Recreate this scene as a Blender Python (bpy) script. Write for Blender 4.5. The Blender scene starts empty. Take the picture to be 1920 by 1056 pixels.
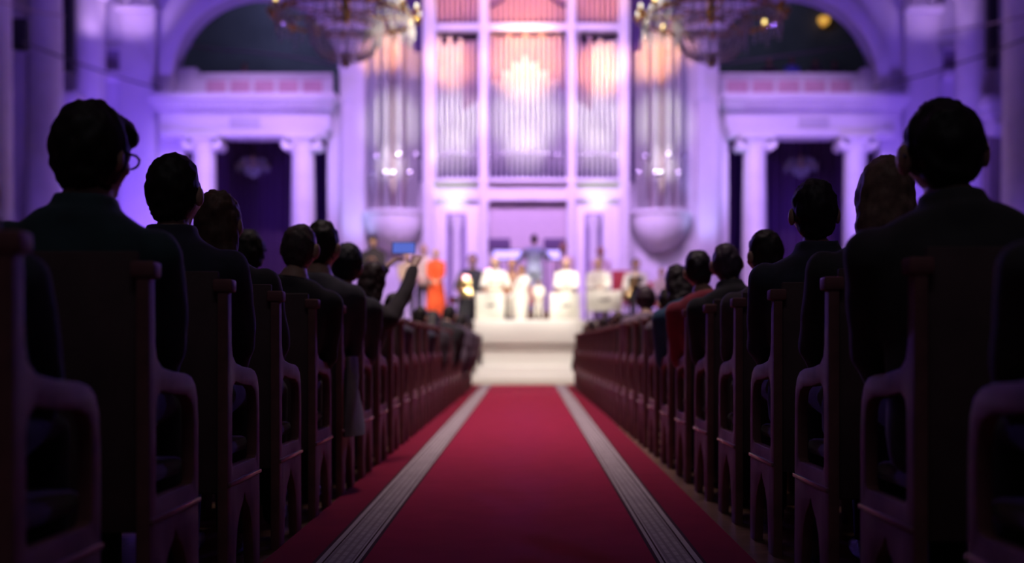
import bpy, bmesh, math, random
from mathutils import Vector, Matrix, noise
random.seed(7)
PI = math.pi
scene = bpy.context.scene
COL = scene.collection
V = Vector

# ------------------------------------------------------------------ camera
F = 2200.0; VPX = 980.0; VPY = 650.0; CAMZ = 0.75
cam_d = bpy.data.cameras.new('camera'); cam = bpy.data.objects.new('camera', cam_d); COL.objects.link(cam)
cam.location = (0, 0, CAMZ); cam.rotation_euler = (PI/2, 0, 0)
cam_d.sensor_width = 36.0; cam_d.lens = 36.0*F/1920.0
cam_d.shift_x = (960-VPX)/1920.0; cam_d.shift_y = (VPY-528)/1920.0
cam_d.clip_start = 0.05; cam_d.clip_end = 200
cam_d.dof.use_dof = True; cam_d.dof.focus_distance = 4.1; cam_d.dof.aperture_fstop = 1.3
scene.camera = cam

def P(px, py, y):
    """world point seen at photo pixel (px,py) at distance y"""
    return V(((px-VPX)*y/F, y, CAMZ+(VPY-py)*y/F))

# ------------------------------------------------------------------ materials
def principled(name, color, rough=0.6, metal=0.0, noise_amt=0.0, noise_scale=8.0, spec=0.5, emit=None, emit_s=0.0, sheen=0.0):
    m = bpy.data.materials.new(name); m.use_nodes = True
    nt = m.node_tree; b = nt.nodes['Principled BSDF']
    b.inputs['Base Color'].default_value = (*color, 1)
    b.inputs['Roughness'].default_value = rough
    b.inputs['Metallic'].default_value = metal
    b.inputs['Specular IOR Level'].default_value = spec
    if sheen: b.inputs['Sheen Weight'].default_value = sheen
    if emit:
        b.inputs['Emission Color'].default_value = (*emit, 1); b.inputs['Emission Strength'].default_value = emit_s
    if noise_amt:
        tc = nt.nodes.new('ShaderNodeTexCoord'); n = nt.nodes.new('ShaderNodeTexNoise')
        n.inputs['Scale'].default_value = noise_scale; n.inputs['Detail'].default_value = 4
        r = nt.nodes.new('ShaderNodeValToRGB')
        r.color_ramp.elements[0].position = .3; r.color_ramp.elements[1].position = .7
        r.color_ramp.elements[0].color = tuple(c*(1-noise_amt) for c in color)+(1,)
        r.color_ramp.elements[1].color = tuple(min(1, c*(1+noise_amt)) for c in color)+(1,)
        nt.links.new(tc.outputs['Object'], n.inputs['Vector']); nt.links.new(n.outputs['Fac'], r.inputs['Fac'])
        nt.links.new(r.outputs['Color'], b.inputs['Base Color'])
    return m

MAT = {}
def mat(name, *a, **k):
    if name not in MAT: MAT[name] = principled(name, *a, **k)
    return MAT[name]
plaster = mat('white_plaster', (.70, .66, .71), .7, noise_amt=.04, noise_scale=1.5)
stone = mat('pale_marble', (.80, .77, .77), .45, noise_amt=.06, noise_scale=2.5)
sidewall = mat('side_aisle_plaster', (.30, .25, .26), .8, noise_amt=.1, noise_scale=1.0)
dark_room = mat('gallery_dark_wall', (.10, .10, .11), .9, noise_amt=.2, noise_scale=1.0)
pinkpanel = mat('pink_panel', (.60, .34, .44), .7, noise_amt=.1)
whitewood = mat('white_painted_wood', (.80, .78, .78), .45, noise_amt=.03)
tin = mat('organ_pipe_tin', (.80, .77, .80), .34, metal=.7)
tin_back = mat('shaded_organ_pipe', (.56, .42, .46), .40, metal=.6)  # darker, pinker copy of the tin, back-rank light put into colour
lip = mat('polished_glint_lip', (.85, .85, .85), .22, metal=1.0)
organ_dark = mat('organ_interior_violet_lit', (.10, .055, .20), .8)  # dim violet light put into the interior colour
beige = mat('beige_panel', (.50, .42, .44), .7, noise_amt=.05)
chairwood = mat('mahogany_chair_wood', (.24, .10, .105), .6, spec=.25, noise_amt=.25, noise_scale=9)
chairback = mat('shaded_chair_back', (.11, .06, .068), .7, noise_amt=.2, noise_scale=7)  # darker copy of the chair wood, backlit shade put into colour
velvet = mat('dark_seat_velvet', (.06, .015, .02), .85, sheen=.3)
skin = mat('skin', (.56, .34, .25), .5)
skin_tan = mat('tan_skin', (.40, .20, .12), .5)
eye_m = mat('eyes_and_lips', (.06, .03, .03), .4)
black_metal = mat('black_metal', (.02, .02, .02), .4, metal=.4)
gold = mat('gold_metal', (.80, .50, .12), .25, metal=1.0)
brass = mat('brass', (.85, .62, .28), .22, metal=1.0)
chrome = mat('chrome', (.85, .85, .88), .15, metal=1.0)
white_cloth = mat('white_cloth', (.80, .78, .72), .8)
white_lacquer = mat('white_lacquer', (.82, .80, .76), .35)
curtain = mat('violet_black_curtain', (.08, .02, .10), .85, sheen=.2)
glass_dark = mat('spectacle_rim', (.02, .02, .025), .25)
mark_m = mat('grey_emblem', (.30, .28, .28), .5)
red_uph = mat('crimson_upholstery', (.42, .02, .05), .6)

def crystal_mat():
    m = bpy.data.materials.new('chandelier_crystal'); m.use_nodes = True; nt = m.node_tree
    b = nt.nodes['Principled BSDF']
    b.inputs['Base Color'].default_value = (.86, .86, .90, 1); b.inputs['Roughness'].default_value = .12
    b.inputs['Specular IOR Level'].default_value = 1.0
    t = nt.nodes.new('ShaderNodeBsdfTransparent'); mix = nt.nodes.new('ShaderNodeMixShader'); mix.inputs['Fac'].default_value = .5
    nt.links.new(t.outputs[0], mix.inputs[1]); nt.links.new(b.outputs[0], mix.inputs[2])
    nt.links.new(mix.outputs[0], nt.nodes['Material Output'].inputs['Surface'])
    return m
crystal = crystal_mat()
bulb_m = mat('candle_bulb', (.9, .8, .5), .3, emit=(1.0, .72, .22), emit_s=2.6)
bulb_w = mat('white_bulb', (.9, .9, .9), .3, emit=(.95, .9, .8), emit_s=5.0)
bar_glow = mat('violet_bar_glow', (.5, .4, .9), .3, emit=(.55, .45, 1.0), emit_s=1.3)  # emission added so the stage bars read bright
phone_screen = mat('phone_screen', (.1, .15, .4), .2, emit=(.13, .20, .80), emit_s=.75)
orange_bulb = mat('amber_bulb', (.9, .5, .1), .3, emit=(1.0, .5, .08), emit_s=.7)

def parquet():
    m = bpy.data.materials.new('polished_parquet'); m.use_nodes = True; nt = m.node_tree; b = nt.nodes['Principled BSDF']
    tc = nt.nodes.new('ShaderNodeTexCoord'); br = nt.nodes.new('ShaderNodeTexBrick')
    br.inputs['Scale'].default_value = 1.0; br.inputs['Brick Width'].default_value = .5; br.inputs['Row Height'].default_value = .08
    br.inputs['Mortar Size'].default_value = .003
    br.inputs['Color1'].default_value = (.20, .11, .075, 1); br.inputs['Color2'].default_value = (.26, .15, .10, 1)
    br.inputs['Mortar'].default_value = (.05, .03, .02, 1)
    nt.links.new(tc.outputs['Object'], br.inputs['Vector']); nt.links.new(br.outputs['Color'], b.inputs['Base Color'])
    b.inputs['Roughness'].default_value = .3
    return m

def carpet_mat():
    """red runner: dark red edges, pale patterned border strips, red middle (u runs across)"""
    m = bpy.data.materials.new('red_runner_pile'); m.use_nodes = True; nt = m.node_tree; b = nt.nodes['Principled BSDF']
    uv = nt.nodes.new('ShaderNodeUVMap'); sep = nt.nodes.new('ShaderNodeSeparateXYZ'); nt.links.new(uv.outputs[0], sep.inputs[0])
    r = nt.nodes.new('ShaderNodeValToRGB'); r.color_ramp.interpolation = 'CONSTANT'
    red = (.33, .019, .054, 1); red2 = (.22, .012, .033, 1); pale = (.50, .43, .44, 1); dk = (.07, .03, .035, 1)
    stops = [(0, red2), (.100, dk), (.108, pale), (.118, dk), (.124, pale), (.182, dk), (.187, pale), (.195, dk), (.200, red)]
    el = r.color_ramp.elements
    for i, (p, c) in enumerate(stops):
        e = el[i] if i < 2 else el.new(p)
        e.position = p; e.color = c
    # mirror u about the middle
    mt = nt.nodes.new('ShaderNodeMath'); mt.operation = 'PINGPONG'; mt.inputs[1].default_value = .5
    nt.links.new(sep.outputs['X'], mt.inputs[0]); nt.links.new(mt.outputs[0], r.inputs['Fac'])
    # key-pattern blocks inside the pale strip
    br = nt.nodes.new('ShaderNodeTexBrick'); br.inputs['Scale'].default_value = 1; br.inputs['Brick Width'].default_value = .09
    br.inputs['Row Height'].default_value = .028; br.inputs['Mortar Size'].default_value = .006
    br.inputs['Color1'].default_value = (1, 1, 1, 1); br.inputs['Color2'].default_value = (.86, .86, .86, 1); br.inputs['Mortar'].default_value = (.62, .58, .6, 1)
    tc = nt.nodes.new('ShaderNodeTexCoord'); mp = nt.nodes.new('ShaderNodeMapping'); mp.inputs['Rotation'].default_value = (0, 0, PI/2)
    nt.links.new(tc.outputs['Object'], mp.inputs[0]); nt.links.new(mp.outputs[0], br.inputs['Vector'])
    gt = nt.nodes.new('ShaderNodeMath'); gt.operation = 'COMPARE'; gt.inputs[1].default_value = .15; gt.inputs[2].default_value = .03
    nt.links.new(mt.outputs[0], gt.inputs[0])
    mx = nt.nodes.new('ShaderNodeMixRGB'); mx.blend_type = 'MULTIPLY'
    nt.links.new(gt.outputs[0], mx.inputs[0]); nt.links.new(r.outputs[0], mx.inputs[1]); nt.links.new(br.outputs['Color'], mx.inputs[2])
    n = nt.nodes.new('ShaderNodeTexNoise'); n.inputs['Scale'].default_value = 6; n.inputs['Detail'].default_value = 8
    nt.links.new(tc.outputs['Object'], n.inputs['Vector'])
    mr = nt.nodes.new('ShaderNodeMapRange'); mr.inputs[3].default_value = .78; mr.inputs[4].default_value = 1.15
    nt.links.new(n.outputs['Fac'], mr.inputs[0])
    m2 = nt.nodes.new('ShaderNodeMixRGB'); m2.blend_type = 'MULTIPLY'; m2.inputs[0].default_value = 1
    nt.links.new(mx.outputs[0], m2.inputs[1]); nt.links.new(mr.outputs[0], m2.inputs[2])
    nt.links.new(m2.outputs[0], b.inputs['Base Color'])
    b.inputs['Roughness'].default_value = .95; b.inputs['Specular IOR Level'].default_value = .1
    return m

# ------------------------------------------------------------------ object helpers
def link(name, me, parent=None, loc=None):
    o = bpy.data.objects.new(name, me); COL.objects.link(o)
    if parent is not None: o.parent = parent
    if loc is not None: o.location = loc
    return o

def finish(bm, m, name, smooth=True, angle=40):
    bmesh.ops.recalc_face_normals(bm, faces=bm.faces)
    if smooth:
        for f in bm.faces: f.smooth = True
        lim = math.radians(angle)
        for e in bm.edges:
            if len(e.link_faces) == 2 and e.calc_face_angle(0) > lim: e.smooth = False
    me = bpy.data.meshes.new(name); bm.to_mesh(me); bm.free()
    for mm in (m if isinstance(m, (list, tuple)) else [m]): me.materials.append(mm)
    return me

def obj(name, bm, m, parent=None, loc=None, smooth=True, angle=40):
    return link(name, finish(bm, m, name, smooth, angle), parent, loc)

def tag(o, label, cat, group=None):
    o['label'] = label; o['category'] = cat; o['kind'] = 'thing'
    if group: o['group'] = group
    return o

def thing(name, label, cat, loc=(0, 0, 0), rz=0, group=None):
    o = bpy.data.objects.new(name, None); COL.objects.link(o); o.empty_display_size = .1
    o.location = loc; o.rotation_euler = (0, 0, rz)
    return tag(o, label, cat, group)

def struct(name, bm, m, parent=None, smooth=False):
    o = obj(name, bm, m, parent, smooth=smooth); o['kind'] = 'structure'; return o

def box(bm, x0, x1, y0, y1, z0, z1, bev=0.0):
    r = bmesh.ops.create_cube(bm, size=1)
    vs = r['verts']
    bmesh.ops.scale(bm, vec=(x1-x0, y1-y0, z1-z0), verts=vs)
    bmesh.ops.translate(bm, vec=((x0+x1)/2, (y0+y1)/2, (z0+z1)/2), verts=vs)
    if bev > 0:
        es = list({e for v in vs for e in v.link_edges})
        bmesh.ops.bevel(bm, geom=es, offset=bev, segments=2, affect='EDGES', profile=.5)
    return bm

def rings(bm, rs, cap=True):
    """rs: list of lists of Vectors (same count), skinned and capped"""
    vr = [[bm.verts.new(p) for p in r] for r in rs]
    n = len(vr[0])
    for a, b in zip(vr[:-1], vr[1:]):
        for i in range(n):
            j = (i+1) % n
            bm.faces.new((a[i], a[j], b[j], b[i]))
    if cap:
        bm.faces.new(list(reversed(vr[0]))); bm.faces.new(vr[-1])
    return vr

def lathe(bm, prof, c=(0, 0, 0), n=24, a0=0, a1=2*PI):
    c = V(c)
    rs = []
    for r, z in prof:
        rs.append([c+V((max(r, 1e-4)*math.cos(a0+(a1-a0)*i/n), max(r, 1e-4)*math.sin(a0+(a1-a0)*i/n), z)) for i in range(n)])
    rings(bm, rs)
    return bm

def tube(bm, pts, rad, n=10, cap=True):
    pts = [V(p) for p in pts]
    if not isinstance(rad, (list, tuple)): rad = [rad]*len(pts)
    rs = []; prev = None
    for i, p in enumerate(pts):
        t = (pts[min(i+1, len(pts)-1)]-pts[max(i-1, 0)]).normalized()
        if prev is None:
            a = V((0, 0, 1)) if abs(t.z) < .9 else V((0, 1, 0))
            u = t.cross(a).normalized()
        else:
            u = (prev-t*prev.dot(t)).normalized()
        prev = u; w = t.cross(u)
        rs.append([p+rad[i]*(math.cos(2*PI*k/n)*u+math.sin(2*PI*k/n)*w) for k in range(n)])
    rings(bm, rs, cap)
    return bm

def ell(bm, c, r, rot=None, u=16, v=10, fn=None):
    res = bmesh.ops.create_uvsphere(bm, u_segments=u, v_segments=v, radius=1)
    M = Matrix.Translation(V(c)) @ (rot.to_4x4() if rot is not None else Matrix.Identity(4))
    for vt in res['verts']:
        p = V((vt.co.x*r[0], vt.co.y*r[1], vt.co.z*r[2]))
        if fn: p = fn(p)
        vt.co = M @ p
    return res['verts']

def torus(bm, c, R, r, n=48, k=8):
    c = V(c); vr = []
    for i in range(n):
        a = 2*PI*i/n
        vr.append([bm.verts.new(c+V(((R+r*math.cos(b))*math.cos(a), (R+r*math.cos(b))*math.sin(a), r*math.sin(b)))) for b in [2*PI*j/k for j in range(k)]])
    for i in range(n):
        for j in range(k):
            bm.faces.new((vr[i][j], vr[(i+1) % n][j], vr[(i+1) % n][(j+1) % k], vr[i][(j+1) % k]))
    return bm

def outline_mesh(name, loops, depth, m, axes, bevel=0.0):
    """flat board with holes cut from 2-D outlines; axes maps (u,v,w) to local x,y,z"""
    cu = bpy.data.curves.new(name+'_outline', 'CURVE'); cu.dimensions = '2D'; cu.fill_mode = 'BOTH'
    cu.extrude = depth/2-bevel; cu.bevel_depth = bevel; cu.bevel_resolution = 1
    for lp in loops:
        s = cu.splines.new('POLY'); s.points.add(len(lp)-1); s.use_cyclic_u = True
        for i, (a, b) in enumerate(lp): s.points[i].co = (a, b, 0, 1)
    o = bpy.data.objects.new(name+'_outline', cu); COL.objects.link(o)
    dg = bpy.context.evaluated_depsgraph_get()
    me = bpy.data.meshes.new_from_object(o.evaluated_get(dg))
    bpy.data.objects.remove(o); bpy.data.curves.remove(cu)
    for v in me.vertices: v.co = axes(*v.co)
    bm = bmesh.new(); bm.from_mesh(me); bpy.data.meshes.remove(me)
    bmesh.ops.remove_doubles(bm, verts=bm.verts, dist=1e-5)
    return finish(bm, m, name, True, 30)

def remesh(bm, vox, smooth=4, fac=.5):
    me = bpy.data.meshes.new('tmp'); bmesh.ops.recalc_face_normals(bm, faces=bm.faces); bm.to_mesh(me); bm.free()
    o = bpy.data.objects.new('tmp', me); COL.objects.link(o)
    r = o.modifiers.new('r', 'REMESH'); r.mode = 'VOXEL'; r.voxel_size = vox
    s = o.modifiers.new('s', 'SMOOTH'); s.iterations = smooth; s.factor = fac
    dg = bpy.context.evaluated_depsgraph_get()
    me2 = bpy.data.meshes.new_from_object(o.evaluated_get(dg))
    bpy.data.objects.remove(o); bpy.data.meshes.remove(me)
    out = bmesh.new(); out.from_mesh(me2); bpy.data.meshes.remove(me2)
    return out

def arc(cx, cy, r, a0, a1, n):
    return [(cx+r*math.cos(a0+(a1-a0)*i/n), cy+r*math.sin(a0+(a1-a0)*i/n)) for i in range(n+1)]

# ================================================================== SETTING
WY = 32.0                    # organ wall
k32 = WY/F
def X(px, y=WY): return (px-VPX)*y/F
def Z(py, y=WY): return CAMZ+(VPY-py)*y/F

bm = bmesh.new(); box(bm, -16, 16, -1.5, 40, -.2, 0); struct('floor', bm, parquet())
bm = bmesh.new(); box(bm, -16, 16, -1.5, 40, 14.0, 14.3); struct('ceiling', bm, plaster)
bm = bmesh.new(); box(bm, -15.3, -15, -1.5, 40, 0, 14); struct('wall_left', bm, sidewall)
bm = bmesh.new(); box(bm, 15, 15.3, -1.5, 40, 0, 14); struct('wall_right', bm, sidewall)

# organ wall with two arched gallery openings and two doorways
AC = [(484, 150), (1483, 150)]; AR = 158*k32
loops = [[(-15, 0), (15, 0), (15, 14), (-15, 14)]]
for cx, cy in AC:
    x, z = X(cx), Z(cy); zb = Z(190)
    loops.append([(x-AR, zb), (x+AR, zb)] + arc(x, z, AR, 0, PI, 40))
DOORS = [(345, 614), (1366, 1650)]
for a, b in DOORS:
    loops.append([(X(a), .02), (X(b), .02), (X(b), Z(258)), (X(a), Z(258))])
me = outline_mesh('wall_back', loops, .6, plaster, lambda u, v, w: V((u, WY+.3+w, v)))
o = link('wall_back', me); o['kind'] = 'structure'
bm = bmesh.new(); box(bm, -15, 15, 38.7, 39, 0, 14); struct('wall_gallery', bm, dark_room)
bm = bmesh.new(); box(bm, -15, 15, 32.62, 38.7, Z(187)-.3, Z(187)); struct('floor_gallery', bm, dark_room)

# arch mouldings
for i, (cx, cy) in enumerate(AC):
    x, z = X(cx), Z(cy)
    r0, r1 = AR, AR+22*k32
    zl = Z(190)
    outer = [(x-r1, zl)] + [(p, q) for p, q in reversed(arc(x, z, r1, 0, PI, 48))] + [(x+r1, zl), (x+r0, zl)] + arc(x, z, r0, 0, PI, 48) + [(x-r0, zl)]
    me = outline_mesh('trim', [outer], .34, plaster, lambda u, v, w: V((u, WY-.1+w, v)), .04)
    o = link('trim_%d' % (i+1), me); o['kind'] = 'structure'

# gallery parapets
for i, (a0, a1, b0, b1, side) in enumerate([(365, 622, 326, 366, 'left'), (1345, 1618, 1618, 1664, 'right')]):
    y = WY+.15
    t = thing('gallery_parapet', ('pale balcony parapet with pink panels below the hazy blue arch' if i == 0 else 'pale balcony parapet with pink panels below the arch where spectators stand'), 'balcony', (X((a0+a1)/2), y, Z(187)), group='balcony parapets')
    ox, oy, oz = t.location
    h = Z(135)-Z(187)
    bm = bmesh.new(); box(bm, X(a0)-ox, X(a1)-ox, 0, .22, 0, h-.1); box(bm, X(a0)-ox, X(a1)-ox, -.06, .28, h-.1, h, .02); obj('parapet_wall', bm, plaster, t)
    bm = bmesh.new(); box(bm, X(b0)-ox, X(b1)-ox, -.03, .4, 0, h+.15, .02); obj('pier', bm, plaster, t)
    n = 5
    wpx = (a1-a0-30)/n
    for j in range(n):
        xa = X(a0+15+j*wpx+4)-ox; xb = X(a0+15+(j+1)*wpx-4)-ox
        bm = bmesh.new(); box(bm, xa, xb, -.03, .0, .14, h-.2, .01); obj('panel', bm, pinkpanel, t)

def shaft_prof(r, h, n=10):
    return [(r*(1-.14*(i/n)**1.8), h*i/n) for i in range(n+1)]

def column(label, x, y, z0, ztop, r, group=None, lower=0.0, ionic=True, name='column', parent=None):
    if parent is None:
        t = thing(name, label, 'column', (x, y, z0), 0, group)
        px, py = 0, 0; pz = 0
    else:
        t = parent; px, py, pz = x-parent.location.x, y-parent.location.y, z0-parent.location.z
    c = bpy.data.objects.new('column', None) if parent is not None else None
    if c is not None:
        COL.objects.link(c); c.parent = t; c.location = (px, py, pz); t2 = c
    else: t2 = t
    H = ztop-z0; ch = r*1.25
    bm = bmesh.new(); box(bm, -r*1.35, r*1.35, -r*1.35, r*1.35, 0, .18); lathe(bm, [(r*1.3, .18), (r*1.36, .26), (r*1.25, .34), (r*1.05, .42)], n=28); obj('base', bm, stone, t2)
    bm = bmesh.new(); lathe(bm, [(a, b+.42) for a, b in shaft_prof(r, H-ch-.42)], n=36)
    obj('shaft', bm, stone, t2)
    bm = bmesh.new(); rt = r*.86
    lathe(bm, [(rt*1.0, H-ch), (rt*1.12, H-ch+.04), (rt*1.12, H-ch+.1), (rt*1.0, H-ch+.14), (rt*1.25, H-ch*.45)], n=28)
    if ionic:
        for sx in (-1, 1):                      # scroll volutes
            R = r*.42
            res = bmesh.ops.create_cone(bm, cap_ends=True, segments=24, radius1=R, radius2=R, depth=r*2.0)
            M = Matrix.Translation((sx*r*1.12, 0, H-ch*.55)) @ Matrix.Rotation(PI/2, 4, 'X')
            for v_ in res['verts']: v_.co = M @ v_.co
            for yy in (-1, 1):
                ell(bm, (sx*r*1.12, yy*r*1.0, H-ch*.55), (R*.3, R*.2, R*.3), u=10, v=6)
        box(bm, -r*1.15, r*1.15, -r*1.0, r*1.0, H-ch*.5, H-ch*.2)
    else:
        for ring_, (zz, rr) in enumerate([(H-ch*.75, 1.05), (H-ch*.45, 1.2)]):   # acanthus leaves
            for q in range(10):
                a = 2*PI*(q+.5*ring_)/10
                ell(bm, (rt*rr*math.cos(a), rt*rr*math.sin(a), zz), (r*.16, r*.2, ch*.2), Matrix.Rotation(a, 3, 'Z'), 8, 6)
        for q in range(4):
            a = PI/4+q*PI/2
            ell(bm, (r*1.45*math.cos(a), r*1.45*math.sin(a), H-ch*.25), (r*.25,)*3, None, 10, 8)
    box(bm, -r*1.3, r*1.3, -r*1.3, r*1.3, H-ch*.2, H)
    obj('capital', bm, stone, t2)
    return t

# side colonnades
zc = 9.45
for side in (-1, 1):
    for j, (px, y) in enumerate([(168, 31.0), (84, 27.9), (-16, 25.3)] if side < 0 else [(1822, 30.9), (1916, 26.6), (2040, 24.4)]):
        where = ['in the corner beside the organ wall', 'second out from the organ wall', 'third out from the organ wall'][j]
        sd = 'tall round white column of the %s colonnade, %s' % ('left-side' if side < 0 else 'right-side', where)
        column(sd, X(px, y), y, 0, zc+1.0, .45, 'hall columns', ionic=False)
for nm, x0, x1 in (('beam_left', -12.2, -10.6), ('beam_right', 10.6, 12.2)):
    bm = bmesh.new(); box(bm, x0, x1, 16, 31.6, zc+1.0, zc+2.4); struct(nm, bm, plaster)

# flat pilasters on the organ wall
def pilaster(label, px0, px1, z1, proud=.3, cap=True, zc=9.75):
    t = thing('pilaster', label, 'pilaster', (X((px0+px1)/2), WY-.012, 0), 0, 'organ wall pilasters'); t['kind'] = 'thing'
    w = (X(px1)-X(px0))/2
    bm = bmesh.new(); box(bm, -w, w, -proud, 0, 0, zc if cap else z1, .02); obj('shaft', bm, plaster, t)
    bm = bmesh.new(); box(bm, -w*1.12, w*1.12, -proud-.06, 0, 0, .5, .02); obj('base', bm, plaster, t)
    if cap:
        bm = bmesh.new(); box(bm, -w*1.1, w*1.1, -proud-.28, 0, zc, zc+.16, .02)
        for q in (-1, 1):
            ell(bm, (q*w*.55, -proud, zc+.55), (w*.33, .16, .34), None, 14, 10)
        box(bm, -w*1.0, w*1.0, -proud, 0, zc+.14, zc+.9); box(bm, -w*1.25, w*1.25, -proud-.15, 0, zc+.9, zc+1.1)
        obj('capital', bm, plaster, t)
    return t
pilaster('flat white pilaster between the hazy blue arch and the corner column', 232, 298, 12)
pilaster('flat white pilaster between the spectators\' arch and the corner column', 1690, 1755, 12)
pilaster('bright uplit pilaster between the organ and the hazy blue arch', 642, 686, 11, .22, False)
pilaster('bright uplit pilaster between the organ and the spectators\' arch', 1304, 1345, 11, .22, False)
# small window ledges between column and pilaster
for lab, a, b in (('narrow niche with bright ledge beside the corner column behind bespectacled listener', 196, 230), ('narrow niche with bright ledge beside the corner column behind the big-eared man', 1762, 1795)):
    t = thing('wall_niche', lab, 'niche', (X((a+b)/2), WY, Z(155)), 0, 'niches with ledges'); w = (X(b)-X(a))/2
    bm = bmesh.new(); box(bm, -w*1.15, w*1.15, -.5, 0, 0, Z(139)-Z(155), .03); obj('ledge', bm, plaster, t)
    h = Z(95)-Z(155)
    bm = bmesh.new(); box(bm, -w*.92, w*.92, -.02, 0, .25, h); obj('niche_shade', bm, mat('violet_grey_shade', (.30, .24, .34), .7), t)  # flat panel, niche shade put into its colour
    bm = bmesh.new()
    for s_ in (-1, 1): box(bm, s_*w-.05, s_*w+.05, -.12, 0, .23, h+.1)
    box(bm, -w-.05, w+.05, -.12, 0, h, h+.12); obj('surround', bm, plaster, t)

# doorway portals with two columns and a heavy entablature
def portal(label, x0, x1, cols, flip):
    t = thing('portal', label, 'portal', (X((x0+x1)/2), WY, 0), 0, 'doorway portals')
    ox = t.location.x
    def bx(n, a, b, d, zA, zB, m=plaster, bev=.02):
        bm = bmesh.new(); box(bm, X(a)-ox, X(b)-ox, -d, -.02, Z(zB), Z(zA), bev); return obj(n, bm, m, t)
    bx('architrave', x0+16, x1-22, .72, 250, 264)
    bx('frieze', x0+12, x1-14, .60, 217, 250)
    bm = bmesh.new()
    w0, w1 = X(x0)-ox, X(x1)-ox
    box(bm, w0, w1, -1.0, -.02, Z(201), Z(188), .03)
    box(bm, w0+.07, w1-.07, -.9, -.02, Z(208), Z(201), .02)
    box(bm, w0+.14, w1-.14, -.75, -.02, Z(217), Z(208), .02)
    obj('cornice', bm, plaster, t)
    bm = bmesh.new(); n = 22
    for q in range(n):
        xx = w0+.2+(w1-w0-.4)*q/(n-1); box(bm, xx-.05, xx+.05, -.86, -.6, Z(214), Z(208))
    obj('dentils', bm, plaster, t)
    bm = bmesh.new(); box(bm, X((x0+x1)/2-28)-ox, X((x0+x1)/2+28)-ox, -.64, -.58, Z(247), Z(228), .01); obj('tablet', bm, mat('greyish_tablet', (.5, .47, .52), .6), t)
    for cx, r in cols:
        xx = X(cx, WY-.55); column('', xx, WY-.52, 0, Z(264), r, parent=t)
    return t
portal('columned doorway portal below the hazy blue arch', 298, 640, [(383, .34), (568, .34)], 1)
portal('columned doorway portal below the spectators\' arch', 1343, 1687, [(1415, .34), (1604, .34)], -1)

# curtains in the doorways: folded cloth
for lab, a, b in (('dark violet curtain closing the doorway below the hazy blue arch', 338, 620), ('dark violet curtain closing the doorway below the spectators\' arch', 1360, 1656)):
    x0, x1 = X(a, 36), X(b, 36); n = 90
    bm = bmesh.new(); r0 = []; r1 = []; r2 = []; r3 = []
    for i in range(n+1):
        u = i/n; xx = x0+(x1-x0)*u; d = .10*math.sin(u*2*PI*19)+.04*math.sin(u*2*PI*7.3)
        r0.append(bm.verts.new((xx, 36+d, .0))); r1.append(bm.verts.new((xx, 36+d*.7, Z(240, 36))))
        r2.append(bm.verts.new((xx, 36.03+d, .0))); r3.append(bm.verts.new((xx, 36.03+d*.7, Z(240, 36))))
    for i in range(n):
        bm.faces.new((r0[i], r0[i+1], r1[i+1], r1[i])); bm.faces.new((r2[i+1], r2[i], r3[i], r3[i+1]))
        bm.faces.new((r1[i], r1[i+1], r3[i+1], r3[i])); bm.faces.new((r0[i+1], r0[i], r2[i], r2[i+1]))
    tag(obj('curtain', bm, curtain), lab, 'curtain', 'doorway curtains')

# side-portal corners on the colonnade (carved bright corner)
for lab, px, y in (('carved white cornice bracket between the columns behind the big-eared man', 1868, 29.6), ('carved white cornice bracket between columns behind the bespectacled listener', 128, 29.2)):
    zt = Z(182 if px > 1000 else 176, y); xx = X(px, y)
    t = thing('cornice_bracket', lab, 'cornice', (xx, y, zt-1.0), 0, 'side cornice brackets')
    bm = bmesh.new(); box(bm, -.35, .30, -.3, .4, .72, 1.0, .03); box(bm, -.25, .24, -.22, .4, .5, .72, .02); obj('cornice', bm, plaster, t)
    bm = bmesh.new(); box(bm, -.16, .18, -.16, .4, 0, .5, .04); ell(bm, (0, -.14, .3), (.15, .1, .17)); obj('bracket', bm, plaster, t)
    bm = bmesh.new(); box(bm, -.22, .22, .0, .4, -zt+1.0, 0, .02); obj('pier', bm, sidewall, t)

# ================================================================== ORGAN
organ = thing('pipe_organ', 'huge white pipe organ filling the middle of the back wall', 'organ', (X(988), WY, 0))
ox = organ.location.x
CY = 31.45                       # case front plane
def xo(px, y=CY): return X(px, y)-ox
def cbox(name, a, b, zA, zB, y0, y1, m=whitewood, bev=.02, yy=CY):
    bm = bmesh.new(); box(bm, xo(a, yy), xo(b, yy), y0-WY, y1-WY, max(0, Z(zB, yy)), Z(zA, yy), bev); return obj(name, bm, m, organ)
TOP = -90
for a, b in ((793, 817), (898, 916), (1063, 1080), (1160, 1180)):
    cbox('case_post', a, b, TOP, 720, CY-.12, WY-.01)
for a, b in ((817, 898), (916, 1063), (1080, 1160)):
    cbox('case_rail', a, b, 44, 59, CY-.06, WY-.05)
    cbox('sill', a-1, b+1, 336, 343, CY-.22, WY-.03)
cbox('case_back', 700, 1278, TOP, 336, WY-.06, WY-.015, organ_dark)
cbox('band_panel', 817, 1160, 343, 372, CY-.02, WY-.03)
cbox('band_moulding', 817, 1160, 371, 376, CY-.08, WY-.03)
cbox('side_pier', 817, 916, 376, 720, CY+.05, WY-.02)
cbox('side_pier', 1063, 1160, 376, 720, CY+.05, WY-.02)
cbox('alcove_back', 914, 1066, 376, 720, CY+.17, WY-.02, beige)
# valance of the alcove
bm = bmesh.new(); n = 9
for q in range(n):
    a = 917+q*(1062-917)/n; b = 917+(q+1)*(1062-917)/n
    box(bm, xo(a), xo(b), CY+.02-WY, CY+.14-WY, Z(380+2*(q % 2), CY), Z(374, CY), .02)
obj('valance', bm, mat('violet_valance', (.34, .26, .45), .6), organ)
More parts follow.
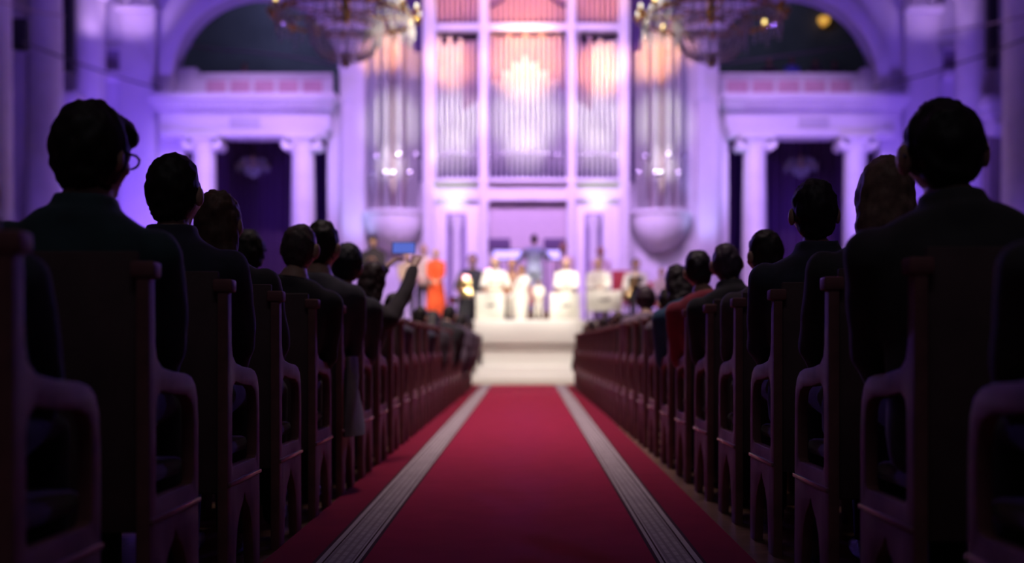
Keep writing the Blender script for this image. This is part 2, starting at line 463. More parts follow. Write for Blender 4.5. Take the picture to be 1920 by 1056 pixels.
# flat pier panels, recess shade put into their colour, with small engaged columns
for a, b in ((838, 874), (1096, 1130)):
    cbox('pier_niche_shade', a, b, 400, 720, CY+.03, CY+.06, mat('violet_niche_shade', (.26, .20, .34), .6), 0)
    bm = bmesh.new(); xm = xo((a+b)/2); r = .13
    lathe(bm, [(r*1.3, 0), (r, .2), (r*.9, Z(416, CY)-.25), (r*1.4, Z(410, CY)-.1), (r*1.5, Z(405, CY))], (xm, CY-WY-.06, 0), 18); obj('engaged_column', bm, whitewood, organ)

def pipe(px, zf, zm, zt, y, dpx, parent=organ, m=tin, name='pipe', boss=True, org=(0, 0)):
    """organ pipe: conical foot zf..zm, mouth, cylindrical body to zt (world z)"""
    x = X(px, y)-ox; r = dpx*y/F/2; yy = y-WY
    bm = bmesh.new()
    lathe(bm, [(r*.28, zf), (r*.95, zm-.02), (r, zm), (r, zt-.04), (r*1.05, zt-.03), (r*1.05, zt)], (x, yy, 0), 14)
    # mouth: raised lip plates
    box(bm, x-r*.62, x+r*.62, yy-r*1.03, yy-r*.7, zm+r*.2, zm+r*.5, .004)
    p = obj(name, bm, m, parent)
    if boss:
        bm = bmesh.new(); ell(bm, (x, yy-r*.92, zm+r*1.2), (r*.80, r*.62, r*.88), None, 14, 10)  # convex lip shaped and enlarged to catch glints
        obj('mouth', bm, lip, p)
    return p
# side towers: half-round bundles of big pipes above a bowl-shaped corbel
for cx in (740, 1237):
    y0 = WY-.12; R = .72
    bm = bmesh.new(); zt_ = Z(406, y0); zb_ = Z(472, y0)
    prof = [(.02, zb_-zt_)]
    for q in range(1, 11):
        a = q/10*PI/2; prof.append((R*1.12*math.sin(a), (zb_-zt_)*math.cos(a)))
    prof += [(R*1.2, .02), (R*1.2, .10), (R*1.1, .13)]
    lathe(bm, prof, (X(cx, y0)-ox, y0-WY, zt_), 40); obj('corbel', bm, whitewood, organ)
    angs = [-78, -48, -17, 17, 48, 78]
    for q, a in enumerate(angs):
        a = math.radians(a); yy = y0-.62*math.cos(a)*.9; xx = X(cx, y0)+.60*math.sin(a)
        px = VPX+xx*F/yy
        hi = 303+(4 if q in (1, 4) else 0) if q % 2 else 337
        top = [96, 84, 66, 62, 74, 100][q] if cx < 1000 else [100, 74, 62, 66, 70, 92][q]
        pipe(px, Z(404, yy), Z(hi, yy), Z(top, yy), yy, 17.5)
    for q, a in enumerate([-63, -33, 0, 33, 63]):
        a = math.radians(a); yy = y0-.30*math.cos(a); xx = X(cx, y0)+.46*math.sin(a); px = VPX+xx*F/yy
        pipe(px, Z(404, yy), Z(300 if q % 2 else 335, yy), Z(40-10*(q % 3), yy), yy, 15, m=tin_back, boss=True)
# middle field: front rank whose tops climb to a peak
NC = 14; a, b = 920, 1059; d = (b-a)/NC
for q in range(NC):
    px = a+d*(q+.5); u = abs(px-985)/70.0
    top = 106+58*u**1.25 + (8 if q % 2 else 0)
    y = CY+.05-.10*math.cos((px-989)/70*PI/2)
    pipe(px, Z(335, y), Z(290+8*u*u+(3 if q % 2 else 0), y), Z(top, y), y, d*.86)
# side fields: front rank with tops climbing toward the middle
for a, b, sgn in ((819, 897, 1), (1081, 1159, -1)):
    n = 8; d = (b-a)/n
    for q in range(n):
        px = a+d*(q+.5); u = (px-a)/(b-a)
        if sgn < 0: u = 1-u
        y = CY+.06
        bulge = math.sin(PI*(q+.5)/n)
        pipe(px, Z(335, y), Z(300-6*bulge, y), Z(262-72*u**.7, y), y-.05*bulge, d*.84)
    # second rank
    n = 8; d = (b-a)/n
    for q in range(n):
        px = a+d*(q+.5); y = CY+.22
        u = (px-a)/(b-a)
        if sgn < 0: u = 1-u
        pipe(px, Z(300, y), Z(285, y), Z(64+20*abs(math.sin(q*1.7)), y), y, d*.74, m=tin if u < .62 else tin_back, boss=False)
n = 14; a, b = 919, 1060; d = (b-a)/n
for q in range(n):
    px = a+d*(q+.5); y = CY+.24
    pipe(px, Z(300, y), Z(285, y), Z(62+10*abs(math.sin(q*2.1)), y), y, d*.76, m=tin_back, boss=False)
# ranks above the rail
bm = bmesh.new()
for a, b, n in ((819, 897, 8), (918, 1061, 14), (1081, 1159, 8)):
    d = (b-a)/n
    for q in range(n):
        px = a+d*(q+.5); y = CY+.16; r = d*.38*y/F; u = (px-989)/70
        lathe(bm, [(r*.3, Z(43, y)), (r, Z(34, y)), (r, Z(-60+25*math.sin(q), y))], (X(px, y)-ox, y-WY, 0), 12)
o = obj('pipe_ranks', bm, mat('red_lit_upper_pipes', (.55, .34, .38), .42, metal=.45), organ); o['kind'] = 'stuff'  # red light put into the upper pipes' colour
# diagonal swag boards crossing in front of the upper middle pipes
bm = bmesh.new()
tube(bm, [P(918, 12, CY+.05)-organ.location, P(940, 0, CY+.05)-organ.location, P(960, -22, CY+.05)-organ.location], .05)
tube(bm, [P(1061, 12, CY+.05)-organ.location, P(1040, 0, CY+.05)-organ.location, P(1018, -22, CY+.05)-organ.location], .05)
obj('carved_swag', bm, organ_dark, organ)

# ================================================================== STAGE
SZ = 1.27
stage = thing('stage', 'broad white stage at the end of the red carpet with a projecting block', 'stage', (0, 24.4, 0))
bm = bmesh.new(); box(bm, -4.3, 4.3, 0, 6.5, 0, SZ-.12); obj('stage_body', bm, white_lacquer, stage)
bm = bmesh.new(); box(bm, -4.35, 4.35, -.08, 6.5, SZ-.12, SZ, .02); obj('stage_floor', bm, mat('pale_stage_floor', (.55, .45, .42), .5), stage)
def Xs(px): return X(px, 23.6)
bm = bmesh.new(); box(bm, Xs(905), Xs(1083), -.8, 0, 0, Z(655, 23.6)); obj('podium_block', bm, white_lacquer, stage)
bm = bmesh.new(); box(bm, Xs(887), Xs(1097), -.95, 0, Z(645, 23.6), SZ+.02, .03); obj('podium_slab', bm, white_lacquer, stage)
bm = bmesh.new(); box(bm, Xs(899), Xs(1089), -.87, 0, Z(655, 23.6), Z(645, 23.6), .02); obj('slab_moulding', bm, white_lacquer, stage)
bm = bmesh.new(); box(bm, Xs(886), Xs(1093), -1.05, 0, 0, .20, .02); box(bm, Xs(894), Xs(1088), -.95, 0, .20, .36, .02); obj('plinth_step', bm, white_lacquer, stage)

# runner carpet down the aisle
def Xf(px, py):
    y = CAMZ*F/(py-VPY); return (px-VPX)*y/F, y
bm = bmesh.new(); uvl = bm.loops.layers.uv.new('UVMap')
nseg = 24
near_l, near_r, far_l, far_r = -.92, .70, -1.02, .93
# middle red band occupies u .2 - .8
y0, y1 = .6, 22.5
xs = [0, .2, .8, 1]
def cx_(u, y):
    t = (y-4.07)/(22.5-4.07)
    ml = -.553+(-.59+.553)*t; mr = .462+(.612-.462)*t       # edges of the red middle
    if u == .2: return ml
    if u == .8: return mr
    return ml-(mr-ml)/3.0 if u == 0 else mr+(mr-ml)/3.0
grid = []
for i in range(nseg+1):
    y = y0+(y1-y0)*i/nseg
    grid.append([(bm.verts.new((cx_(u, y), y, .012)), u, y) for u in xs])
for i in range(nseg):
    for j in range(3):
        q = (grid[i][j], grid[i][j+1], grid[i+1][j+1], grid[i+1][j])
        f = bm.faces.new([w[0] for w in q])
        for lo, w in zip(f.loops, q): lo[uvl].uv = (w[1], w[2])
res = bmesh.ops.extrude_face_region(bm, geom=list(bm.faces))
for e in res['geom']:
    if isinstance(e, bmesh.types.BMVert): e.co.z = .001
carpet = obj('carpet_runner', bm, carpet_mat(), None, smooth=False)
tag(carpet, 'long red carpet runner with pale patterned borders leading up to the stage', 'carpet')

# ================================================================== CHAIRS
CX = .91; CW = .47; CDEP = .42; BACKH = .95
def end_loops():
    out = [(0, 0), (.085, 0)]
    # lower arched opening between legs
    out += [(.095, .06), (.103, .12), (.118, .18), (.150, .225), (.195, .258), (.215, .285), (.235, .258), (.28, .225), (.312, .18), (.327, .12), (.335, .06)]
    out += [(.345, 0), (.43, 0), (.425, .30), (.425, .46), (.422, .56), (.415, .61), (.395, .645), (.36, .665), (.31, .675), (.20, .682), (.10, .695), (.06, .72), (.045, .76), (.04, BACKH), (0, BACKH)]
    hole = [(.05, .40), (.055, .385), (.07, .375), (.36, .375), (.375, .385), (.38, .40), (.382, .54), (.375, .585), (.355, .61), (.31, .625), (.20, .632), (.10, .645), (.065, .63), (.052, .60)]
    return [out, hole]
END = outline_mesh('end_panel', end_loops(), .032, chairwood, lambda u, v, w: V((w, u, v)), .004)
bm = bmesh.new(); box(bm, -.006, .006, .0, .425, .322, .336, .003); MOULD = finish(bm, mat('highlight_chair_moulding', (.30, .14, .20), .25), 'moulding')  # violet highlight put into the moulding's paler colour
bm = bmesh.new(); box(bm, -CW/2+.017, CW/2-.017, .012, .034, .30, BACKH+.03, .006)
BACK = finish(bm, chairback, 'backrest')
bm = bmesh.new(); box(bm, -.03, .03, -.01, .055, BACKH-.035, BACKH+.005, .008); CAP = finish(bm, chairwood, 'post_cap')
bm = bmesh.new(); box(bm, -CW/2+.02, CW/2-.02, .05, .42, .40, .45, .02); SEAT = finish(bm, velvet, 'seat')
def make_chair(label, group, x, y):
    t = thing('hall_armchair', label, 'chair', (x, y, 0), 0, group)
    for s_ in (-1, 1):
        e = link('end_panel', END, t, (s_*(CW/2), 0, 0))
        link('moulding', MOULD, e, (s_*.018, 0, 0)); link('post_cap', CAP, e)
    link('backrest', BACK, t); link('seat', SEAT, t)
    return t
def copy_tree(o, parent=None):
    c = o.copy(); COL.objects.link(c)
    if parent is not None: c.parent = parent
    for ch in list(o.children): copy_tree(ch, c)
    return c
ORD = ['first', 'second', 'third', 'fourth', 'fifth', 'sixth', 'seventh', 'eighth', 'ninth', 'tenth', 'eleventh', 'twelfth', 'thirteenth', 'fourteenth',
       'fifteenth', 'sixteenth', 'seventeenth', 'eighteenth', 'nineteenth', 'twentieth', 'twenty-first', 'twenty-second', 'twenty-third', 'twenty-fourth', 'twenty-fifth', 'twenty-sixth']
LY = [2.06+.75*k for k in range(25)]
RY = [1.93+.75*k for k in range(25)]
proto = make_chair('dark wooden armchair', 'wooden hall armchairs', 0, 0)
first = True
for side, YS in ((-1, LY), (1, RY)):
    sd = 'left-side' if side < 0 else 'right-side'
    for k, y in enumerate(YS):
        for s_ in range(3):
            if s_ == 1 and (k < 1 or k > 14): continue
            if s_ == 2 and (k < 1 or k > 8): continue
            x = side*(CX+CW/2+s_*(CW+.02))
            o = proto if first else copy_tree(proto)
            first = False
            o.location = (x, y, 0)
            if s_ == 0: o['label'] = 'dark wooden armchair at the %s aisle end of the %s row from the camera' % (sd, ORD[k])
            else: o['label'] = 'dark wooden armchair %s seat%s in from the %s aisle end, %s row from camera' % (['', 'one', 'two'][s_], '' if s_ == 1 else 's', sd, ORD[k])

# ================================================================== PEOPLE
def cloth(name, c, rough=.85): return mat(name, c, rough, noise_amt=.18, noise_scale=14, sheen=.12)

def two_bone(S, W, l1, l2, pole):
    d = W-S; L = d.length; mx = (l1+l2)*.995
    if L > mx: W = S+d*(mx/L); d = W-S; L = mx
    a = (l1*l1-l2*l2+L*L)/(2*L); h = math.sqrt(max(l1*l1-a*a, 0))
    dn = d.normalized(); pp = (pole-dn*pole.dot(dn))
    if pp.length < 1e-4: pp = V((0, 0, -1))
    return S+dn*a+pp.normalized()*h, W

def person(label, x, y, z0, lean, s=1.0, hs=1.0, rz=0.0, yaw=0, pitch=0, hair='short', hairc=(.02, .014, .012), top=(.03, .03, .04), low=(.025, .025, .035), skin_m=None,
           stand=False, hands=None, group=None, build=1.0, glasses=False, collar=False, detail=1.0, seatz=.50, legs=True, vest=None, skirt=False, ears=1.0, nk=1.0):
    """one figure facing local +Y. (x,y,z0) is the floor point under the pelvis; lean=(dx,dy) carries the head away from the pelvis."""
    t = thing('person', label, 'person', (x, y, z0), rz, group)
    sm = skin_m or skin
    hz = .90*s if stand else seatz
    base = V((0, 0, hz)); Ls = .87*s
    dx, dy = lean
    up = V((dx, dy, math.sqrt(max(Ls*Ls-dx*dx-dy*dy, .01)))).normalized()
    rt = V((1, 0, 0)); rt = (rt-up*rt.dot(up)).normalized(); fw = up.cross(rt)
    def U(px, py, pz): return base+s*(px*rt+py*fw+pz*up)
    w = build
    n = 20
    def tor(infl, z_lo=-.02, z_hi=.69):
        prof = [(-.06, .135*w, .10, -.005), (-.02, .165*w, .125, 0), (.06, .172*w, .13, 0), (.16, .155*w, .118, .005), (.26, .15*w, .112, .005), (.36, .168*w, .122, .0), (.44, .178*w, .122, -.01), (.50, .182*w, .108, -.015),
                (.545, .162*w, .088, -.02), (.578, .118*w, .080, -.02), (.60, .076*nk, .070*nk, -.016), (.645, .062*nk, .063*nk, -.004), (.70, .060*nk, .065*nk, .004)]
        rs = []
        for z, a, b, o_ in prof:
            if z < z_lo-1e-6 or z > z_hi: continue
            rs.append([U((a+infl)*math.cos(2*PI*i/n), (b+infl)*math.sin(2*PI*i/n)+o_, z) for i in range(n)])
        return rs
    # head frame
    Rh = Matrix.Rotation(math.radians(yaw), 3, 'Z') @ Matrix.Rotation(math.radians(pitch), 3, 'X')
    Rl = Matrix((rt, fw, up)).transposed()
    Rw = Rl @ Rh
    hc = U(0, .02, .752)
    def H(px, py, pz): return hc+s*(Rw @ V((px*hs, py*hs, pz)))
    # arms
    hd = {'L': V((-.09, .34, .13)), 'R': V((.09, .34, .13))}
    if hands:
        for k_, v_ in hands.items():
            if k_ in ('wL', 'wR'):
                q = V(v_)-V((x, y, z0))-base; hd[k_[1]] = V((q.dot(rt), q.dot(fw), q.dot(up)))/s
            elif not k_.startswith('pole'): hd[k_] = V(v_)
    arms = {}
    for k_, sg in (('L', -1), ('R', 1)):
        S = V((sg*.185*w, -.01, .50)); W = hd[k_]
        pole = V((sg*.8, -.5, -.8)) if not (hands and hands.get('pole'+k_)) else V(hands['pole'+k_])
        E, W = two_bone(S, W, .29, .25, pole)
        arms[k_] = [U(*S), U(*((S+E)/2)), U(*E), U(*((E+W)/2)), U(*W)]
    # legs
    lg = []
    for sg in (-1, 1):
        if stand:
            lg.append([base+V((sg*.09*s, 0, -.0)), base+V((sg*.10*s, .01, -.21*s)), base+V((sg*.105*s, .02, -.42*s)), base+V((sg*.11*s, 0, -.62*s)), V((sg*.115*s, -.02, .08))])
        else:
            kx = sg*.085*s; kz = seatz+.07
            lg.append([base+V((sg*.085*s, .06, .09*s)), V((sg*.085*s, .26*s, seatz+.09)), V((kx, .43*s, kz)), V((kx, .435*s, kz*.55)), V((kx, .42*s, .08))])
    # ---- body (one continuous skin)
    vx = .0135*s/detail
    bm = bmesh.new(); rings(bm, tor(-.006)) ; 
    def skull(p):
        q = p.z/.112
        f = 1.0-.20*max(0, -q)**1.5; p = V((p.x*f, p.y*(1-.06*max(0, -q)), p.z)); 
        if p.y > 0 and q < -.35: p.y += .012
        return p
    def ellh(b, c, r, u=16, v=12, fn=None):
        vs = ell(b, (0, 0, 0), r, None, u, v, fn)
        for q in vs: q.co = H(*(q.co+V(c)))
        return vs
    ellh(bm, (0, 0, 0), (.077, .096, .116), 20, 14, skull)
    ellh(bm, (0, .075, -.085), (.030, .025, .022))
    for sg in (-1, 1): ellh(bm, (sg*.048, .055, -.022), (.026, .028, .024))
    ellh(bm, (0, .09, -.020), (.014, .020, .030)); ellh(bm, (0, .102, -.034), (.017, .016, .013))
    ellh(bm, (0, .082, .035), (.055, .018, .016))
    for k_, sg in (('L', -1), ('R', 1)):
        A = arms[k_]
        tube(bm, A, [.050*s, .045*s, .038*s, .034*s, .026*s], 12)
        ell(bm, A[0], (.055*s,)*3)
    if legs:
        for Lg in lg: tube(bm, Lg, [.082*s, .076*s, .055*s, .050*s, .038*s], 12)
    # palms
    palm = {}
    for k_, sg in (('L', -1), ('R', 1)):
        A = arms[k_]; dirn = (A[4]-A[2]).normalized()
        side = dirn.cross(up); side = side.normalized() if side.length > .1 else rt.copy()
        nrm = side.cross(dirn).normalized()
        palm[k_] = (A[4], dirn, side, nrm)
        c0 = A[4]
        rs = []
        for q, (hw, ht) in enumerate([(.026, .020), (.036, .016), (.041, .015), (.040, .013)]):
            cc = c0+dirn*s*(.0+.028*q)
            rs.append([cc+side*s*hw*math.cos(2*PI*i/12)+nrm*s*ht*math.sin(2*PI*i/12) for i in range(12)])
        rings(bm, rs)
    bm = remesh(bm, vx, 3)
    for k_, sg in (('L', -1), ('R', 1)):
        c0, dirn, side, nrm = palm[k_]
        for q, ln in enumerate((.070, .080, .075, .058)):
            r0 = c0+dirn*s*.074+side*s*(-.030+.020*q)
            cl = -nrm
            tube(bm, [r0, r0+dirn*s*ln*.45+cl*s*.006, r0+dirn*s*ln*.75+cl*s*.022, r0+dirn*s*ln*.92+cl*s*.042], [.0088*s, .0084*s, .0078*s, .0058*s], 7)
        r0 = c0+dirn*s*.03-side*s*.034*1
        tube(bm, [r0, r0+dirn*s*.025-side*s*.022-nrm*s*.01, r0+dirn*s*.055-side*s*.022-nrm*s*.024], [.0105*s, .0095*s, .0065*s], 7)
    for sg in (-1, 1):                                   # ears
        e0 = len(bm.verts)
        vs = ell(bm, (0, 0, 0), (.012*ears, .020*ears, .032*ears), None, 10, 8)
        for q in vs:
            c_ = q.co.copy(); q.co = H(*(V((sg*(.078+.006*ears), -.008, -.012))+Matrix.Rotation(sg*-.35, 3, 'Z') @ c_))
    nf = len(bm.faces)
    for sg in (-1, 1): ellh(bm, (sg*.031, .083, .008), (.012, .010, .006), 8, 6)
    ellh(bm, (0, .093, -.060), (.022, .008, .005), 8, 6)
    bm.faces.ensure_lookup_table()
    for f in bm.faces[nf:]: f.material_index = 1
    obj('body', bm, [sm, eye_m], t, angle=80)
    # ---- upper garment
    tm = top if isinstance(top, bpy.types.Material) else cloth('cloth_%02x%02x%02x' % tuple(int(255*c**.45) for c in top), top)
    bm = bmesh.new(); rings(bm, tor(.020, -.06 if not stand else -.06, .60))
    if collar:
        rings(bm, [[U((r_)*math.cos(2*PI*i/n), r_*1.02*math.sin(2*PI*i/n)-.012, z) for i in range(n)] for z, r_ in ((.56, .09), (.60, .084), (.645, .080))])
    for k_, sg in (('L', -1), ('R', 1)):
        A = arms[k_]; A2 = A[:4]+[A[4]*.9+A[3]*.1]
        tube(bm, A2, [.068*s, .062*s, .055*s, .050*s, .042*s], 14); ell(bm, A[0], (.070*s,)*3)
    bm = remesh(bm, vx*1.05, 4)
    for q in bm.verts:
        q.co += q.normal*(noise.noise(q.co*9)*.008*s)
    obj('jacket' if not stand else 'coat', bm, tm, t, angle=80)
    if vest is not None:
        bm = bmesh.new(); rings(bm, tor(.030, -.06, .50)); bm = remesh(bm, vx*1.2, 3); obj('waistcoat', bm, cloth('vest_%d' % int(vest[0]*1000), vest), t, angle=80)
    # ---- lower garment
    if legs:
        lm = low if isinstance(low, bpy.types.Material) else cloth('cloth_%02x%02x%02x' % tuple(int(255*c**.45) for c in low), low)
        bm = bmesh.new()
        if skirt:
            if stand:
                rings(bm, [[base+V((rx*s*math.cos(2*PI*i/n), ry*s*math.sin(2*PI*i/n), z*s)) for i in range(n)] for z, rx, ry in ((.06, .17, .13), (-.1, .2, .16), (-.4, .24, .20), (-.75, .29, .26))])
        for Lg in lg: tube(bm, Lg, [.092*s, .082*s, .068*s, .062*s, .055*s], 14)
        ell(bm, base+V((0, 0, .06*s)), (.165*s*w, .13*s, .09*s))
        bm = remesh(bm, vx*1.15, 4)
        obj('trousers' if not skirt else 'skirt', bm, lm, t, angle=80)
        for Lg, sg in zip(lg, (-1, 1)):
            a_ = Lg[4]
            bm = bmesh.new()
            ell(bm, (a_.x, a_.y+.07*s, .045), (.048*s, .14*s, .045), None, 14, 8, lambda p: V((p.x, p.y, max(p.z, -.040))))
            ell(bm, (a_.x, a_.y, .075), (.045*s, .055*s, .06), None, 12, 8)
            bm = remesh(bm, .012, 2); obj('shoe', bm, mat('dark_shoe_leather', (.03, .025, .025), .4), t, angle=80)
    # ---- hair
    if hair != 'bald':
        hm = mat('hair_%02x%02x%02x' % tuple(int(255*c**.45) for c in hairc), hairc, .58, noise_amt=.3, noise_scale=40, spec=.35)
        bm = bmesh.new()
        if hair == 'thin':
            ellh(bm, (0, -.022, .0), (.082, .086, .112), 24, 16)
        elif hair in ('short', 'thick'):
            g = .0 if hair == 'short' else .012
            ellh(bm, (0, -.018, .018), (.084+g, .096+g, .112+g), 24, 16)
            ellh(bm, (0, -.045, -.045), (.068+g*.5, .055+g*.5, .062))
            if hair == 'thick':
                ellh(bm, (.0, .040, .070), (.084, .066, .052)); ellh(bm, (.015, .060, .058), (.070, .042, .034))
        elif hair == 'long':
            ellh(bm, (0, -.016, .018), (.090, .102, .116), 24, 16)
            rs = []
            for z, rx, ry, oy in ((.03, .090, .085, -.028), (-.06, .095, .075, -.045), (-.14, .10, .065, -.058), (-.22, .105, .055, -.062), (-.29, .088, .042, -.066), (-.33, .05, .025, -.068)):
                rs.append([H(rx*math.cos(2*PI*i/n), ry*math.sin(2*PI*i/n)+oy, z) for i in range(n)])
            rings(bm, rs)
        elif hair == 'bun':
            ellh(bm, (0, -.016, .018), (.088, .100, .114), 24, 16); ellh(bm, (0, -.115, .05), (.045, .045, .045))
        bm = remesh(bm, .011*s/detail, 2)
        for q in bm.verts:
            q.co += q.normal*s*(noise.noise(q.co*24)*.008+noise.noise(V((q.co.x*90, q.co.y*90, q.co.z*25)))*.007)
        obj('hair', bm, hm, t, angle=80)
    if glasses:
        bm = bmesh.new()
        for sg in (-1, 1):
            pts = [H(sg*.033+.026*math.cos(2*PI*i/16), .108, .006+.019*math.sin(2*PI*i/16)) for i in range(17)]
            tube(bm, pts, .003*s, 6)
            tube(bm, [H(sg*.060, .107, .012), H(sg*.086, .06, .012), H(sg*.090, -.01, .008), H(sg*.088, -.035, -.012)], .0035*s, 6)
        tube(bm, [H(-.008, .110, .008), H(.008, .110, .008)], .003*s, 6)
        obj('glasses', bm, glass_dark, t)
    return dict(root=t, arms=arms, palm=palm, H=H, U=U, s=s)

def seat_person(label, px, topy, yh, side, seat_y, hipx=None, z0=0.0, seatz=.50, **k):
    """audience member whose head centre is seen at px and head top at topy, at distance yh"""
    hx = (px-VPX)*yh/F; hz = CAMZ+(VPY-topy)*yh/F
    bx = side*max(abs(hipx), 1.11) if hipx is not None else side*(CX+CW/2-.03)
    by = seat_y+.20
    d = V((hx-bx, yh-by, hz-seatz-z0)); s = d.length/.885
    return person(label, bx, by, z0, (d.x*.97, d.y), s=s, seatz=seatz, **k)

# ------------------------------------------------------------------ audience
navy = (.034, .036, .068); black = (.046, .042, .048); char = (.045, .042, .05); teal = (.03, .065, .08)
grp = None
lab = {}
seat_person('listener at the very edge of the picture beside the bespectacled listener, mostly cut off', -70, 262, 2.36, -1, LY[0], top=navy)
seat_person('bespectacled dark-haired listener with head turned toward the aisle, dark teal jacket', 176, 192, 3.0, -1, LY[1], hipx=-1.15, yaw=-20, pitch=-4, hair='thick', top=teal, glasses=True, build=1.02, nk=1.2, collar=True)
seat_person('close-cropped listener in navy jacket seated in front of the bespectacled one', 325, 284, 3.75, -1, LY[2], hipx=-1.12, yaw=-6, hair='short', top=navy, collar=True)
seat_person('woman with backlit long loose hair in a black jacket, third from the front edge', 407, 356, 4.45, -1, LY[3], hipx=-1.13, yaw=-14, hair='long', hairc=(.10, .05, .035), top=black, build=.92)
seat_person('dark-haired listener one seat in, half hidden behind the long-haired woman', 470, 433, 6.05, -1, LY[5], hipx=-1.58, hair='thick', top=char)
seat_person('bare-headed elder with thin hair rimmed violet, dark jacket, at the aisle', 570, 412, 5.32, -1, LY[4], hipx=-1.06, yaw=-10, hair='thin', hairc=(.09, .06, .06), top=(.02, .016, .026), ears=1.2)
seat_person('tall listener in grey jacket, head peeking out past the thin-haired elder', 609, 412, 6.12, -1, LY[5], hipx=-1.07, yaw=-12, top=(.05, .045, .07))
seat_person('listener with blue-lit black hair in a dark jacket behind the person filming', 655, 457, 6.9, -1, LY[6], hipx=-1.07, hair='thick', hairc=(.012, .012, .02), top=(.03, .028, .045))
ph = P(757, 465, 7.95)
filmer = seat_person('long-haired woman in plum jacket raising both arms to film with a phone', 706, 490, 7.65, -1, LY[7], hipx=-1.02, hair='long', hairc=(.03, .015, .018), top=(.016, .009, .015), build=.92,
            hands={'wL': ph+V((-.085, -.02, -.10)), 'wR': ph+V((.085, -.02, -.10)), 'poleR': (1.0, .1, -.6), 'poleL': (-.6, .3, -.8)})
for k_, (px, ty, yh, row, hx, hr, tp, lb) in enumerate([
    (742, 548, 9.2, 9, -1.12, 'short', (.05, .035, .07), 'listener in violet-grey jacket seated just beyond the woman filming'),
    (792, 575, 11.6, 12, -1.12, 'short', (.03, .03, .06), 'listener in navy jacket seated under the raised arm of the woman filming'),
    (815, 585, 13.4, 14, -1.12, 'long', (.035, .022, .035), 'woman in dark plum coat below the singer in orange'),
    (846, 574, 15.6, 17, -1.09, 'short', (.02, .018, .025), 'short-haired listener in black coat just below the drum kit'),
    (866, 592, 18.2, 20, -1.06, 'thick', (.09, .06, .10), 'listener in mauve coat near the stage, below the drummer'),
    (880, 600, 20.4, 23, -1.02, 'long', (.16, .11, .13), 'pale-coated woman in the front rows at the corner of the stage block')]):
    seat_person(lb, px, ty, yh, -1, LY[row], hipx=hx, hair=hr, top=tp, yaw=-8, detail=.7)
seat_person('listener cut off by the picture edge, only a dark shoulder showing beside the big-eared man', 2052, 190, 2.2, 1, RY[0], hipx=1.10, top=black, build=1.08)
seat_person('big-eared cropped man in black jacket, largest head on the aisle', 1762, 184, 2.92, 1, RY[1], hipx=1.06, hair='short', hairc=(.015, .012, .012), top=black, build=1.16, ears=1.25, glasses=True, yaw=-6, nk=1.2, hs=1.14, collar=True)
seat_person('fair long-haired listener in black, half hidden by the big-eared man', 1664, 290, 3.62, 1, RY[2], hipx=1.11, hair='long', hairc=(.22, .13, .10), top=black, yaw=-8, build=1.05)
seat_person('dark-haired listener in a navy jacket seated ahead of the fair-haired one', 1527, 332, 4.36, 1, RY[3], hipx=1.10, hair='short', hairc=(.02, .012, .02), top=navy, build=1.05, yaw=-4, collar=True)
seat_person('short-haired listener in a mauve-grey jacket with bare neck', 1432, 428, 5.2, 1, RY[4], hipx=1.05, hair='short', hairc=(.03, .02, .02), top=(.10, .07, .095), yaw=14, build=.98)
seat_person('balding man with violet-lit scalp and dark collar turned up', 1357, 449, 6.0, 1, RY[5], hipx=1.06, hair='thin', hairc=(.09, .06, .10), top=(.022, .018, .03), collar=True, build=1.04)
seat_person('dark-haired listener in a crimson jacket', 1304, 467, 6.8, 1, RY[6], hipx=1.04, hair='short', hairc=(.02, .012, .025), top=(.30, .018, .05), build=.98)
seat_person('dark long-haired listener in a blue jacket next to the one in crimson', 1266, 496, 7.65, 1, RY[7], hipx=1.03, hair='long', hairc=(.02, .012, .018), top=(.02, .07, .16), build=.9)
seat_person('listener in pale grey jacket, head hidden past the blue jacket', 1250, 540, 8.55, 1, RY[8], hipx=1.13, hair='short', top=(.14, .10, .13), build=.92)
seat_person('listener with rounded brown hair in a mauve coat in front of the saxophonist', 1210, 537, 10.6, 1, RY[11], hipx=1.09, hair='thick', hairc=(.06, .035, .05), top=(.20, .13, .19), build=1.0)
for k_, (px, ty, yh, row, hx, hr, tp, lb) in enumerate([
    (1176, 588, 12.9, 14, 1.12, 'short', (.04, .035, .07), 'listener in slate jacket right ahead of the mauve-coated listener'),
    (1152, 592, 15.2, 17, 1.12, 'thick', (.02, .02, .03), 'dark-haired listener in black coat leaning to the aisle near the stage'),
    (1134, 600, 17.4, 20, 1.10, 'short', (.05, .045, .09), 'listener in blue-grey jacket near the stage beside the raised white stand'),
    (1112, 612, 19.8, 23, 1.10, 'long', (.30, .16, .11), 'listener in a tan coat in the first row at the corner of the stage block')]):
    seat_person(lb, px, ty, yh, 1, RY[row], hipx=hx, hair=hr, top=tp, detail=.7)
far_look = [('short', (.05, .035, .05), 'charcoal'), ('long', (.10, .05, .07), 'plum'), ('thick', (.03, .035, .07), 'navy'), ('thin', (.13, .11, .14), 'grey'), ('short', (.16, .09, .08), 'brown'), ('long', (.05, .06, .12), 'slate blue'), ('thick', (.10, .08, .12), 'mauve'), ('short', (.02, .02, .025), 'black')]
